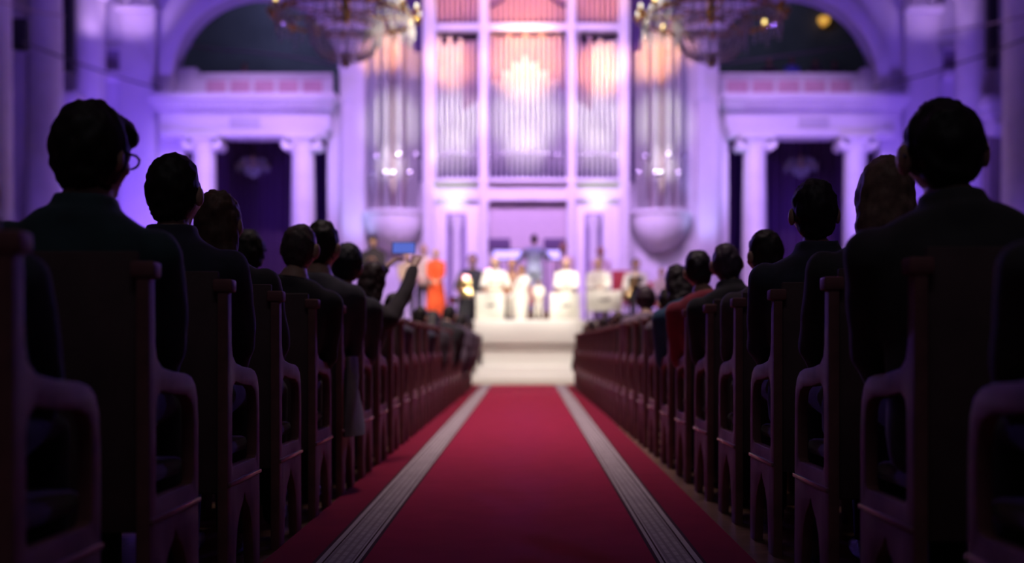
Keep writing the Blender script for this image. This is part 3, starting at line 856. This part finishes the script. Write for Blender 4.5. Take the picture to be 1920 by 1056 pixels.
for side, rows in ((-1, (15, 16, 18, 19, 21, 22, 24)), (1, (15, 16, 18, 19, 21, 22, 24))):
    for q, row in enumerate(rows):
        y = (LY if side < 0 else RY)[row]+.24
        hr, tp, nm = far_look[(q+(0 if side < 0 else 3)) % 8]
        hx = side*(CX+CW/2-.05+.03*math.sin(row*1.7))
        top = 1.17+.035*math.sin(row*2.3)
        seat_person('%s-clad listener at the %s aisle end of the %s row from the camera' % (nm, 'left-side' if side < 0 else 'right-side', ORD[row]), VPX+hx*F/y, VPY-(top-CAMZ)*F/y, y, side, (LY if side < 0 else RY)[row], hipx=side*1.12, hair=hr, hairc=(.05, .03, .03) if q % 3 else (.15, .10, .08), top=tp, detail=.6, seatz=.47)

# phone in the woman's hands
t = thing('smartphone', 'smartphone with glowing blue screen held up by the woman filming', 'phone', ph)
bm = bmesh.new(); box(bm, -.08, .08, -.004, .005, -.040, .040, .004); obj('phone_body', bm, black_metal, t)
bm = bmesh.new(); box(bm, -.074, .074, -.0055, -.004, -.035, .035); obj('screen', bm, phone_screen, t)
# bag and coat hung on the chairs
bp = P(1085, 672, 20.6)
t = thing('shoulder_bag', 'small black shoulder bag hanging off the front-row chair by the stage block', 'bag', (bp.x-.0, bp.y, .42))
bm = bmesh.new(); ell(bm, (0, 0, 0), (.13, .09, .17), None, 16, 12, lambda p: V((p.x*(1-.6*p.z), p.y, p.z))); obj('bag_body', bm, black_metal, t)
bm = bmesh.new(); tube(bm, [(-.10, 0, .10), (-.08, 0, .28), (0, 0, .36), (.08, 0, .28), (.10, 0, .10)], .012, 8); obj('strap', bm, black_metal, t)
t = thing('draped_coat', 'grey coat draped over the armrest ahead of the thin-haired elder', 'coat', (-.905, LY[5]+.22, 0))
bm = bmesh.new(); rs = []
for q in range(9):
    z = .70-.05*q; wd = .10+.012*q
    rs.append([V(((.022+.010*q/2+.012*math.sin(3*a+q))*math.cos(a)+.022, wd*math.sin(a), z)) for a in [2*PI*i/20 for i in range(20)]])
rings(bm, rs); obj('coat_cloth', bm, cloth('grey_coat', (.12, .10, .13)), t)

# spectators on the gallery
for px, ty, tp, hr, lb in ((1444, 106, (.06, .04, .05), 'short', 'gallery spectator in dark top at the chandelier end of the balcony'), (1486, 104, (.12, .12, .55), 'short', 'gallery spectator in bright blue shirt'),
        (1530, 108, (.08, .03, .05), 'short', 'gallery spectator in maroon between blue shirt and black coat'), (1566, 112, (.03, .02, .03), 'short', 'gallery spectator in black coat toward the pier end'), (457, 116, (.12, .05, .09), 'short', 'lone gallery spectator in plum top under the hazy blue arch')):
    y = 33.6; top = Z(ty, y); hx = X(px, y); fl = Z(187)
    person(lb, hx, y, fl, (0, -.12), s=(top-fl)/1.79, rz=PI, stand=True, top=tp, detail=.6, hair=hr, skin_m=skin_tan)

# ------------------------------------------------------------------ performers
def perf(lb, px, ty, y, stand=False, **k):
    top = Z(ty, y); hx = X(px, y); rz = k.pop('rz', PI); z0 = k.pop('z0', SZ)
    if stand: s = (top-z0)/1.79; return person(lb, hx, y, z0, (0, .03), s=s, rz=rz, stand=True, detail=.6, **k)
    s = (top-z0-.455)/.885
    sx = k.pop('leanx', 0)
    return person(lb, hx, y, z0, (sx, .06), s=s, rz=rz, detail=.6, **k)
W_ = white_cloth
cream = (.60, .50, .36)
perf('musician in white playing a wooden flute behind the white stand, far from the sax', 928, 484, 25.3, top=W_, low=W_, hair='thin', hairc=(.45, .33, .2), hands={'L': (-.16, .30, .30), 'R': (.10, .30, .30)})
perf('musician in white with clasped hands behind the middle white stand', 1062, 485, 25.3, top=W_, low=W_, hair='thin', hairc=(.42, .30, .2), hands={'L': (-.05, .28, .24), 'R': (.05, .28, .24)})
perf('musician in white behind the raised white stand', 1122, 486, 25.2, top=W_, low=(.22, .14, .12), hair='thin', hairc=(.42, .30, .2), hands={'L': (-.05, .28, .26), 'R': (.05, .28, .26)})
perf('musician in white half turned beside the child in white', 983, 500, 25.6, top=W_, low=W_, hair='short', hairc=(.10, .05, .03), rz=PI*.72, skin_m=skin_tan)
perf('small child in white with dark hair standing at the stage edge', 1010, 523, 24.75, True, top=W_, low=W_, hair='thick', hairc=(.02, .015, .015))
perf('conductor in slate grey suit standing with back to the audience', 1002, 438, 27.2, True, rz=0, top=(.30, .34, .46), low=(.30, .34, .46), hairc=(.06, .04, .04), hands={'L': (-.26, .36, .36), 'R': (.26, .36, .40)}, z0=SZ+.28)
perf('tan-faced musician in brown shirt between flute player and conductor', 960, 488, 26.6, top=(.30, .16, .10), skin_m=skin_tan, hairc=(.16, .08, .05))
perf('drummer in black jacket behind the drum kit', 886, 478, 27.0, top=(.02, .02, .025), hands={'L': (-.2, .36, .22), 'R': (.2, .36, .22)}, skin_m=skin)
perf('player in pale pink shirt at the back beside the conductor', 1056, 452, 28.4, True, top=(.62, .46, .46), skin_m=skin_tan, hairc=(.12, .05, .06))
perf('player in pale pink shirt at the back with tan face', 1126, 461, 28.4, True, top=(.60, .45, .48), skin_m=skin_tan, hairc=(.20, .06, .06))
perf('saxophonist in white shirt and dark waistcoat', 1192, 488, 25.6, top=W_, vest=(.03, .025, .03), hairc=(.05, .03, .03), hands={'L': (-.02, .30, .34), 'R': (.16, .26, .10)})
perf('player in pale shirt seated past the saxophonist', 1240, 505, 26.4, top=(.55, .42, .48), hairc=(.05, .02, .04))
perf('dark-haired singer with a white collar standing above the audience', 700, 440, 25.6, True, top=(.03, .025, .03), hairc=(.02, .015, .015), hair='thick', collar=True, hands={'L': (-.06, .26, .36), 'R': (.06, .26, .36)})
perf('fair-headed singer in a cream jacket seen under the raised phone', 764, 470, 25.9, True, top=(.55, .42, .32), hair='thin', hairc=(.7, .58, .4))
perf('pale-haired singer in cream behind the one in orange', 795, 456, 27.3, True, top=(.62, .50, .42), hair='thin', hairc=(.6, .46, .36))
perf('singer in a bright orange dress at the end of the choir', 818, 465, 25.8, True, top=(.85, .10, .02), low=(.85, .10, .02), skirt=True, hair='short', hairc=(.5, .3, .2), build=.9)

# flute
t = thing('wooden_flute', 'long wooden flute held level by the musician in white', 'flute', P(935, 543, 24.92))
bm = bmesh.new(); tube(bm, [(-.36, 0, -.02), (.34, 0, .02)], [.016, .014], 10); obj('tube', bm, mat('honey_wood', (.55, .27, .06), .35), t)
bm = bmesh.new(); tube(bm, [(-.42, 0, -.024), (-.35, 0, -.02)], [.035, .028], 12); obj('black_headjoint', bm, black_metal, t)

# white stands in front of the front row
def stand(lb, px0, px1, py0, py1, y, legs=False):
    x0, x1, z1, z0 = X(px0, y), X(px1, y), Z(py0, y), Z(py1, y)
    t = thing('music_stand', lb, 'music stand', ((x0+x1)/2, y, SZ), 0, 'white bandstand fronts'); w = (x1-x0)/2; zt = z1-SZ; zb = max(z0-SZ, 0)
    bm = bmesh.new(); box(bm, -w, w, -.02, .02, zb, zt, .015); obj('front_panel', bm, white_lacquer, t)
    bm = bmesh.new(); box(bm, -w*.96, w*.96, 0, .28, zt-.03, zt+.0, .01); obj('desk', bm, white_lacquer, t)
    bm = bmesh.new(); ell(bm, (0, -.022, zb+(zt-zb)*.55), (w*.32, .006, .035), None, 16, 6)
    ell(bm, (w*.2, -.022, zb+(zt-zb)*.60), (w*.18, .006, .02), None, 12, 6); obj('emblem', bm, mark_m, t)
    for s_ in (-1, 1):
        bm = bmesh.new(); box(bm, s_*w*.85-.015, s_*w*.85+.015, .0, .26, 0, max(zb, .04) if zb > .05 else .04); obj('leg', bm, white_lacquer, t)
stand('white bandstand front with grey emblem before the flute player', 892, 946, 549, 603, 24.62)
stand('white bandstand front with grey emblem before the musician with clasped hands', 1031, 1088, 549, 603, 24.62)
stand('raised white bandstand front at the edge of the stage before the saxophonist\'s neighbour', 1099, 1166, 545, 584, 24.6, True)
# narrow white stand / kettle next to the child
t = thing('conga_drum', 'slim white conga drum between the flute player and the child', 'drum', (X(976, 24.7), 24.7, SZ))
bm = bmesh.new(); lathe(bm, [(.10, 0), (.14, .15), (.17, .40), (.155, .62), (.15, .66)], n=24); obj('shell', bm, white_lacquer, t)
bm = bmesh.new(); lathe(bm, [(.16, .64), (.16, .68), (.145, .685), (.0, .685)], n=24); obj('drum_head', bm, white_cloth, t)

# saxophone
sx = P(1188, 532, 25.2)
t = thing('saxophone', 'gold saxophone held across the body of the man in a waistcoat', 'saxophone', sx)
bm = bmesh.new()
tube(bm, [(.02, .10, .26), (.03, .0, .28), (.05, -.03, .22), (.02, -.03, .0), (-.08, -.04, -.20), (-.14, -.05, -.30), (-.20, -.06, -.31), (-.235, -.07, -.24), (-.25, -.09, -.12)], [.010, .014, .020, .032, .044, .05, .056, .07, .12], 18)
obj('body_tube', bm, brass, t)
for q in range(8):
    bm = bmesh.new(); ell(bm, (.045-.018*q, -.075-.002*q, .15-.045*q), (.022, .012, .022), None, 12, 8); obj('key', bm, gold, t)

# drum kit in front of the drummer
t = thing('drum_kit', 'drum kit with shining cymbals in front of the drummer', 'drum kit', (X(880, 26.2), 26.2, SZ)); o0 = t.location
bm = bmesh.new(); res = bmesh.ops.create_cone(bm, cap_ends=True, segments=32, radius1=.27, radius2=.27, depth=.38)
for v_ in res['verts']: v_.co = Matrix.Translation((.0, -.05, .28)) @ Matrix.Rotation(PI/2, 4, 'X') @ v_.co
obj('bass_drum', bm, mat('black_drum_shell', (.03, .03, .035), .25), t)
for nm, dx, dz, r in (('snare_drum', -.32, .58, .17), ('tom_drum', .12, .68, .14)):
    bm = bmesh.new(); lathe(bm, [(r, dz-.15), (r, dz), (r*.97, dz+.004)], (dx, -.05, 0), 24); d_ = obj(nm, bm, chrome, t)
    bm = bmesh.new(); lathe(bm, [(r*.96, dz+.004), (.0, dz+.006)], (dx, -.05, 0), 24); obj('drum_skin', bm, white_cloth, d_)
    bm = bmesh.new(); tube(bm, [(dx, .02, 0), (dx, .02, dz-.15)], .015, 8); obj('drum_stand', bm, chrome, d_)
for px, py, r in ((871, 545, .17), (871, 527, .15), (918, 518, .17)):
    c = P(px, py, 26.0)-o0
    bm = bmesh.new()
    R_ = Matrix.Rotation(math.radians(69), 4, 'X')
    lathe(bm, [(r, 0), (r*.6, .018), (r*.25, .03), (r*.22, .05), (.0, .062)], n=32)
    for v_ in bm.verts: v_.co = R_ @ v_.co + V(c)
    cy_ = obj('cymbal', bm, brass, t)
    bm = bmesh.new(); tube(bm, [(c.x, c.y+.03, 0), (c.x, c.y+.03, c.z+.02)], .012, 8); obj('cymbal_stand', bm, chrome, cy_)

# bright bars given added glow, and dark desks behind
for lb, a, b, y in (('wide violet-white bar with added glow beside the conductor', 925, 977, 27.8), ('short violet-white bar with added glow past the conductor', 1020, 1050, 27.8)):
    x0, x1 = X(a, y), X(b, y); z0, z1 = Z(486, y), Z(470, y)
    t = thing('glow_bar', lb, 'bright bar', ((x0+x1)/2, y, SZ), 0, 'bars with added glow'); w = (x1-x0)/2
    bm = bmesh.new(); box(bm, -w-.02, w+.02, 0, .12, z0-SZ-.02, z1-SZ+.02, .01); obj('housing', bm, black_metal, t)
    bm = bmesh.new(); box(bm, -w, w, -.012, 0, z0-SZ, z1-SZ, .004); obj('glow_front', bm, bar_glow, t)
    for s_ in (-1, 1):
        bm = bmesh.new(); tube(bm, [(s_*w*.8, .06, 0), (s_*w*.8, .06, z0-SZ)], .018, 8); obj('leg', bm, black_metal, t)
for lb, px in (('dark violet music desk at the back behind the wide bright bar', 936), ('dark violet music desk at the back behind the short bright bar', 1040)):
    y = 29.2; t = thing('music_desk', lb, 'music desk', (X(px, y), y, SZ), 0, 'dark music desks'); zz = Z(462, y)-SZ
    bm = bmesh.new(); box(bm, -.28, .28, -.02, .02, zz-.18, zz+.2, .015); obj('desk_board', bm, mat('dark_violet_board', (.12, .07, .16), .6), t)
    bm = bmesh.new(); tube(bm, [(0, .02, 0), (0, .02, zz)], .02, 8); obj('post', bm, black_metal, t)
    bm = bmesh.new(); lathe(bm, [(.22, 0), (.2, .03), (.03, .05)], n=20); obj('base', bm, black_metal, t)
# conductor podium
t = thing('conductor_podium', 'low dark box the conductor stands on', 'podium', (X(1002, 27.2), 27.2, SZ))
bm = bmesh.new(); box(bm, -.5, .5, -.4, .5, 0, .26, .01); obj('box', bm, mat('dark_podium_wood', (.10, .06, .05), .5), t)
bm = bmesh.new(); box(bm, -.52, .52, -.42, .52, .26, .28, .008); obj('top_board', bm, mat('dark_podium_carpet', (.12, .03, .05), .9), t)
# stage chairs
def stage_chair(lb, px, y, zt, back_m, rz=PI):
    t = thing('stage_chair', lb, 'chair', (X(px, y), y, SZ), rz, 'players\' chairs on the stage')
    bm = bmesh.new(); box(bm, -.22, .22, -.20, .24, .405, .445, .015); obj('seat', bm, back_m, t)
    bm = bmesh.new(); box(bm, -.23, .23, -.29, -.25, .50, zt, .015); obj('backrest', bm, back_m, t)
    for a in (-1, 1):
        for b in (-1, 1):
            bm = bmesh.new(); tube(bm, [(a*.2, .2 if b > 0 else -.25, 0), (a*.2, .18 if b > 0 else -.27, .42 if b > 0 else zt-.05)], .014, 8); obj('leg', bm, black_metal, t)
for px, y, lb in ((928, 25.3, 'crimson stage chair under the flute player'), (1062, 25.3, 'crimson stage chair under the musician with clasped hands'), (1122, 25.2, 'crimson stage chair behind the raised white stand'),
                  (983, 25.6, 'crimson stage chair under the half-turned musician'), (960, 26.6, 'crimson stage chair under the tan-faced musician'), (886, 27.0, 'crimson stage chair under the drummer'),
                  (1192, 25.6, 'crimson stage chair under the saxophonist'), (1240, 26.4, 'crimson stage chair past the saxophonist')):
    stage_chair(lb, px, y, .80, red_uph)
stage_chair('empty crimson chair with tall back behind the saxophonist\'s shoulder', 1168, 26.6, 1.22, red_uph)
stage_chair('empty crimson chair between the saxophonist and the end player', 1222, 27.4, 1.0, red_uph)

# ------------------------------------------------------------------ loudspeakers and cables
for lb, px, py0, py1, y, w in (('tall narrow black loudspeaker hung between the columns behind bespectacled listener', 126, -40, 132, 28.6, .13), ('tall narrow black loudspeaker hung between columns above the big-eared man', 1863, -40, 126, 28.0, .13),
        ('short black loudspeaker at the picture edge between the outer columns', 36, 34, 92, 25.9, .16)):
    z1, z0 = Z(py0, y), Z(py1, y); t = thing('wall_loudspeaker', lb, 'loudspeaker', (X(px, y), y, z0), 0, 'black hung loudspeakers')
    h = z1-z0
    bm = bmesh.new(); box(bm, -w, w, -.0, .22, 0, h, .02); obj('cabinet', bm, black_metal, t)
    bm = bmesh.new(); box(bm, -w*.85, w*.85, -.012, 0, .06, h-.06); obj('grille', bm, mat('speaker_grille', (.03, .03, .032), .8), t)
    bm = bmesh.new(); tube(bm, [(0, .2, h*.5), (.5 if px > 980 else -.5, .4, h*.5)], .03, 8); obj('mounting_arm', bm, black_metal, t)
def cable(lb, pts, r, m):
    bm = bmesh.new(); tube(bm, pts, r, 8); tag(obj('cable', bm, m), lb, 'cable', None)
pale_c = mat('pale_cable', (.45, .36, .36), .6); dark_c = mat('dark_cable', (.05, .04, .06), .7)
cable('pale sagging cable strung high above the big-eared man', [P(1760, 62, 27), P(1850, 46, 25), P(1925, 30, 23.2), P(1990, 12, 22)], .02, pale_c)
cable('dark sagging cable strung lower above the big-eared man', [P(1640, 164, 31.3), P(1740, 138, 28), P(1850, 102, 25), P(1990, 45, 22)], .022, dark_c)
cable('pale sagging cable strung high over the bespectacled listener', [P(-60, -14, 22), P(10, 6, 24), P(70, 22, 25.5), P(120, 30, 27)], .02, pale_c)
cable('dark sagging cable running from the corner column toward the arch', [P(40, 78, 25), P(150, 120, 28), P(240, 150, 30), P(300, 166, 31.4)], .022, dark_c)
for lb, pts in (('pale cable crossing the hazy blue arch', [P(318, 80, 32.62), P(400, 92, 33.6), P(480, 98, 34), P(560, 108, 33.6), P(655, 128, 32.62)]), ('pale cable crossing the arch above the spectators', [P(1655, 78, 32.62), P(1600, 86, 33.6), P(1520, 98, 34), P(1400, 114, 33.6), P(1312, 126, 32.62)])):
    cable(lb, pts, .03, pale_c)

# amber lamp in the gallery
t = thing('gallery_lamp', 'small amber wall lamp glowing in the arch above the spectators', 'lamp', P(1543, 47, 38.6))
bm = bmesh.new(); box(bm, -.06, .06, 0, .1, -.12, .02, .01); obj('bracket', bm, brass, t)
bm = bmesh.new(); lathe(bm, [(.10, -.02), (.17, .06), (.19, .18), (.14, .24), (.02, .25)], (0, -.12, 0), 20); obj('lamp_shade', bm, orange_bulb, t)

# ------------------------------------------------------------------ chandeliers
def strand(bm, pts, r):
    for p in pts:
        p = V(p); vs = [bm.verts.new(p+V(d)*r) for d in ((1, 0, 0), (0, 1, 0), (-1, 0, 0), (0, -1, 0))]
        a = bm.verts.new(p+V((0, 0, 1.3*r))); b = bm.verts.new(p-V((0, 0, 1.5*r)))
        for i in range(4):
            bm.faces.new((vs[i], vs[(i+1) % 4], a)); bm.faces.new((vs[(i+1) % 4], vs[i], b))
def chandelier(lb, c, s, lights=16, lit=True, bulbs=bulb_m, group='crystal chandeliers', rod=4.0):
    t = thing('chandelier', lb, 'chandelier', c, 0, group)
    def S(v): return V(v)*s
    bm = bmesh.new(); torus(bm, (0, 0, 0), 1.16*s, .026*s, 56, 8); torus(bm, (0, 0, -.05*s), .66*s, .018*s, 40, 8); torus(bm, (0, 0, .55*s), .80*s, .022*s, 40, 8)
    for q in range(8):
        a = 2*PI*q/8; tube(bm, [S((.02*math.cos(a), .02*math.sin(a), .0)), S((1.16*math.cos(a), 1.16*math.sin(a), 0))], .018*s, 6)
    obj('gilt_ring', bm, gold, t)
    bm = bmesh.new(); lathe(bm, [(.05*s, -.1*s), (.09*s, .1*s), (.05*s, .4*s), (.11*s, .6*s), (.04*s, .9*s), (.03*s, rod)], n=16); obj('stem', bm, gold, t)
    # basket of crystals below the ring
    bm = bmesh.new(); n = 30
    for q in range(n):
        a = 2*PI*q/n; pts = []
        for j in range(13):
            u = j/12; r = .64*math.cos(u*PI/2*.82)**.8; z = -.06-.62*math.sin(u*PI/2)**1.25
            pts.append(S((r*math.cos(a), r*math.sin(a), z)))
        strand(bm, pts, .030*s)
    for z, r in ((-.12, .55), (-.3, .38)):
        for q in range(20):
            a = 2*PI*q/20; strand(bm, [S((r*math.cos(a), r*math.sin(a), z))], .04*s)
    o = obj('crystal_basket', bm, crystal, t, smooth=False); o['kind'] = 'stuff'
    bm = bmesh.new(); lathe(bm, [(.01*s, -.86*s), (.08*s, -.80*s), (.10*s, -.74*s), (.05*s, -.68*s), (.13*s, -.66*s), (.13*s, -.63*s)], n=16); obj('finial', bm, mat('frosted_glass_ball', (.75, .75, .75), .2), t)
    # hanging fringe round the ring and strands rising to the crown
    bm = bmesh.new()
    for q in range(44):
        a = 2*PI*q/44
        strand(bm, [S((1.16*math.cos(a), 1.16*math.sin(a), -.07-.07*j)) for j in range(3 if q % 3 else 5)], .034*s)
    for q in range(36):
        a = 2*PI*q/36
        strand(bm, [S(((1.10-.28*j/8)*math.cos(a), (1.10-.28*j/8)*math.sin(a), .06+.065*j)) for j in range(8)], .030*s)
    o = obj('crystal_fringe', bm, crystal, t, smooth=False); o['kind'] = 'stuff'
    for q in range(lights):
        a = 2*PI*(q+.5)/lights; p = S((1.26*math.cos(a), 1.26*math.sin(a), 0))
        bm = bmesh.new(); tube(bm, [S((1.14*math.cos(a), 1.14*math.sin(a), 0)), p+S((0, 0, -.05)), p+S((0.03*math.cos(a), .03*math.sin(a), .04))], .016*s, 6)
        lathe(bm, [(.02*s, .02*s), (.07*s, .06*s), (.06*s, .08*s)], p, 12); arm = obj('candle_arm', bm, gold, t)
        bm = bmesh.new(); lathe(bm, [(.02*s, .05*s), (.02*s, .10*s)], p, 8); obj('candle', bm, white_lacquer, arm)
        bm = bmesh.new(); ell(bm, p+S((0, 0, .13)), (.034*s, .034*s, .05*s), None, 10, 8); obj('bulb', bm, bulbs if q % 4 == 1 and lit else white_lacquer, arm)
    for q in range(10):                       # gilt rosettes on the ring
        a = 2*PI*(q+.2)/10; bm = bmesh.new(); ell(bm, S((1.20*math.cos(a), 1.20*math.sin(a), 0)), (.055*s,)*3, None, 12, 8); obj('rosette', bm, gold, t)
    return t
chandelier('large crystal chandelier hanging before the hazy blue arch', P(648, 34, 20), 1.0)
chandelier('large crystal chandelier hanging before the arch with spectators', P(1334, 34, 20), 1.0)
chandelier('small violet-lit chandelier in the doorway below the hazy blue arch', P(474, 312, 34.6), .40, 8, False, group='doorway chandeliers', rod=.9)
chandelier('small violet-lit chandelier in the doorway below the spectators\' arch', P(1502, 312, 34.6), .40, 8, False, group='doorway chandeliers', rod=.9)

# ================================================================== LIGHT
def spot(name, loc, target, power, color, deg, blend=.6, radius=.15):
    l = bpy.data.lights.new(name, 'SPOT'); l.energy = power; l.color = color; l.spot_size = math.radians(deg); l.spot_blend = blend; l.shadow_soft_size = radius
    o = bpy.data.objects.new(name, l); COL.objects.link(o); o.location = loc
    o.rotation_euler = (V(target)-V(loc)).to_track_quat('-Z', 'Y').to_euler(); return o
def area(name, loc, target, power, color, sx, sy):
    l = bpy.data.lights.new(name, 'AREA'); l.shape = 'RECTANGLE'; l.size = sx; l.size_y = sy; l.energy = power; l.color = color
    o = bpy.data.objects.new(name, l); COL.objects.link(o); o.location = loc
    o.rotation_euler = (V(target)-V(loc)).to_track_quat('-Z', 'Y').to_euler(); return o

VIO = (.24, .11, 1.0); BLU = (.18, .08, 1.0); PNK = (.80, .42, 1.0); WRM = (1.0, .46, .17); WHT = (1.0, .90, .72)
w = bpy.data.worlds.new('world'); scene.world = w; w.use_nodes = True
w.node_tree.nodes['Background'].inputs[0].default_value = (.5, .4, .6, 1); w.node_tree.nodes['Background'].inputs[1].default_value = .02

# truss flood on the organ wall
fl = area('flood_organ', (0, 22.5, 12.4), (0, 32, 4.0), 610, (.66, .38, 1.0), 6, 1); fl.data.spread = math.radians(75)
for s_ in (-1, 1):
    k_ = 1.0 if s_ < 0 else .7
    area('flood_side', (s_*9, 22.5, 12.4), (s_*9.5, 32, 5.5), 150*k_, BLU, 5, 1)
    spot('wash_cross', (s_*8.5, 25.0, 2.0), (s_*8.8, 32, 6.8), 2000*k_, VIO, 70, .9, .3)
    spot('column_wash', (s_*9.4, 29.2, 1.2), (s_*11.4, 30.8, 5), 650*k_, VIO, 90, .9, .2)
    spot('column_wash', (s_*9.9, 24.6, 1.0), (s_*11.9, 26.5, 2.5), 200, VIO, 80, .9, .2)
    spot('portal_wash', (s_*6.0, 22.0, 10.5), (s_*7.4, 31.2, 6.6), 3000*k_, (.70, .44, 1.0), 30, .8, .2)
    spot('portal_wash_low', (s_*5.0, 24.6, 4.5), (s_*7.4, 31.2, 4.6), 500, (.62, .38, 1.0), 40, .8, .2)
    spot('capital_lamp', (X(265) if s_ < 0 else X(1722), 30.3, 8.9), (X(262) if s_ < 0 else X(1722), 31.7, 10.3), 75*k_*k_, (.75, .45, 1.0), 90, .8, .1)
    spot('capital_lamp', (s_*10.75, 29.6, 8.6), (s_*11.35, 30.9, 10.1), 60*k_*k_, (.75, .45, 1.0), 80, .8, .1)
# uplights at the feet of the wall
for px, pw, c in ((664, 300, (.42, .44, 1)), (1324, 300, (.42, .44, 1)), (568, 170, (.62, .36, 1)), (1415, 170, (.62, .36, 1)), (383, 120, (.5, .28, 1)), (1604, 150, (.5, .28, 1)), (265, 110, VIO), (1722, 40, VIO)):
    spot('uplight', (X(px), 30.75, 2.3), (X(px), 31.7, 6.0), pw, c, 52, .9, .12)
# lamps beneath the organ case
for px in (850, 1122):
    spot('pier_lamp', (X(px, 31), 30.95, Z(398, 31)), (X(px), 31.5, Z(352)), 26, (.85, .92, .75), 95, .9, .06)
for px in (950, 1028):
    spot('band_lamp', (X(px, 30.6), 30.6, Z(395, 30.6)), (X(px), 31.5, Z(350)), 8, PNK, 100, .9, .1)
# warm and pale spots on the pipes
for px, py, pw, deg in ((985, 118, 5200, 10), (1124, 132, 3900, 7), (850, 122, 2600, 7), (722, 104, 3600, 6), (1222, 120, 4600, 6.5), (772, 120, 1700, 4.5), (1265, 90, 2000, 5), (985, 10, 2600, 12), (850, 0, 1500, 8), (1125, 0, 1800, 8)):
    spot('warm_pipe_spot', (X(px)*.4, 17.0, 9.5), (X(px), 31.4, Z(py)), pw*5.2, WRM, deg, 1.0, .1)
for px, py, deg in ((985, 232, 9.5), (860, 230, 8), (1115, 230, 8), (740, 235, 8), (1237, 235, 8)):
    spot('pale_pipe_spot', (X(px)*.5, 17.0, 7.5), (X(px), 31.4, Z(py)), 5000, (.94, .92, .78), deg, 1.0, .1)
for px, py in ((740, 320), (1237, 320), (985, 295), (850, 295), (1122, 295)):  # spots added to raise glints on the pipe lips
    spot('sparkle', (X(px), 23.0, 12.0), (X(px), 31.4, Z(py)), (15000 if px in (740, 1237) else 7500), (1, .9, .9), 5.5 if px in (740, 1237) else 7.5, .9, .05)
# added soft fill aimed at the bowl-shaped corbels
for px in (740, 1237):
    spot('corbel_fill', (X(px)*.85, 26.5, 6.4), (X(px), 31.3, Z(425)), 330, (.78, .55, 1.0), 22, .8, .15)
# stage front light
for s_ in (-1, 1):
    spot('stage_spot', (s_*3.2, 15, 11.5), (s_*.5+.05, 25.2, 1.95), 9500, WHT, 16, .4, .15)
spot('podium_spot', (0, 14.5, 9.5), (0, 23.0, .65), 6500, (1, .88, .80), 15, .5, .15)
spot('choir_spot', (-.4, 14, 8.4), (-2.95, 26, 2.6), 7500, (1, .80, .64), 15, .8, .15)
spot('band_spot', (.5, 14, 8.4), (2.5, 26, 2.2), 3600, (1, .75, .7), 14, .8, .15)
# low curtain glow
for px in (480, 1510):
    spot('curtain_glow', (X(px, 34), 33.4, 5.0), (X(px, 36), 36, 3.5), 55 if px < 980 else 110, BLU, 120, .9, .1)
# gallery haze glow
area('gallery_glow', (-6.6, 35.0, 12.6), (-6.4, 38.6, 10.6), 120, (.42, .45, 1.0), 2, 1)
area('gallery_glow', (6.6, 35.0, 12.6), (6.4, 38.6, 10.6), 45, (.5, .55, 1.0), 2, 1)
# audience: stage violet back light, aisle light and added rear fill
for s_ in (-1, 1):
    spot('audience_backlight', (s_*6.5, 28.5, 7.5), (s_*.9, 5, 1.1), 1300, (.22, .12, 1.0), 40, .8, .25)
al = area('aisle_light', (0, 15.0, 12.8), (0, 15.0, 0), 225, (1.0, .78, .78), 1.6, 15); al.data.spread = math.radians(38)
area('rear_fill_light', (0, -1.0, 9.0), (0, 6, 0), 20, (.95, .9, 1.0), 4, 1)  # unseen fill added behind the camera to lift near blacks

scene.view_settings.view_transform = 'Standard'; scene.view_settings.look = 'None'
scene.view_settings.gamma = 1.0; scene.view_settings.exposure = 0.0; scene.view_settings.use_curve_mapping = False
scene.cycles.use_denoising = True
scene.cycles.max_bounces = 6; scene.cycles.transparent_max_bounces = 12; scene.cycles.sample_clamp_indirect = 6
scene.cycles.caustics_reflective = False; scene.cycles.caustics_refractive = False
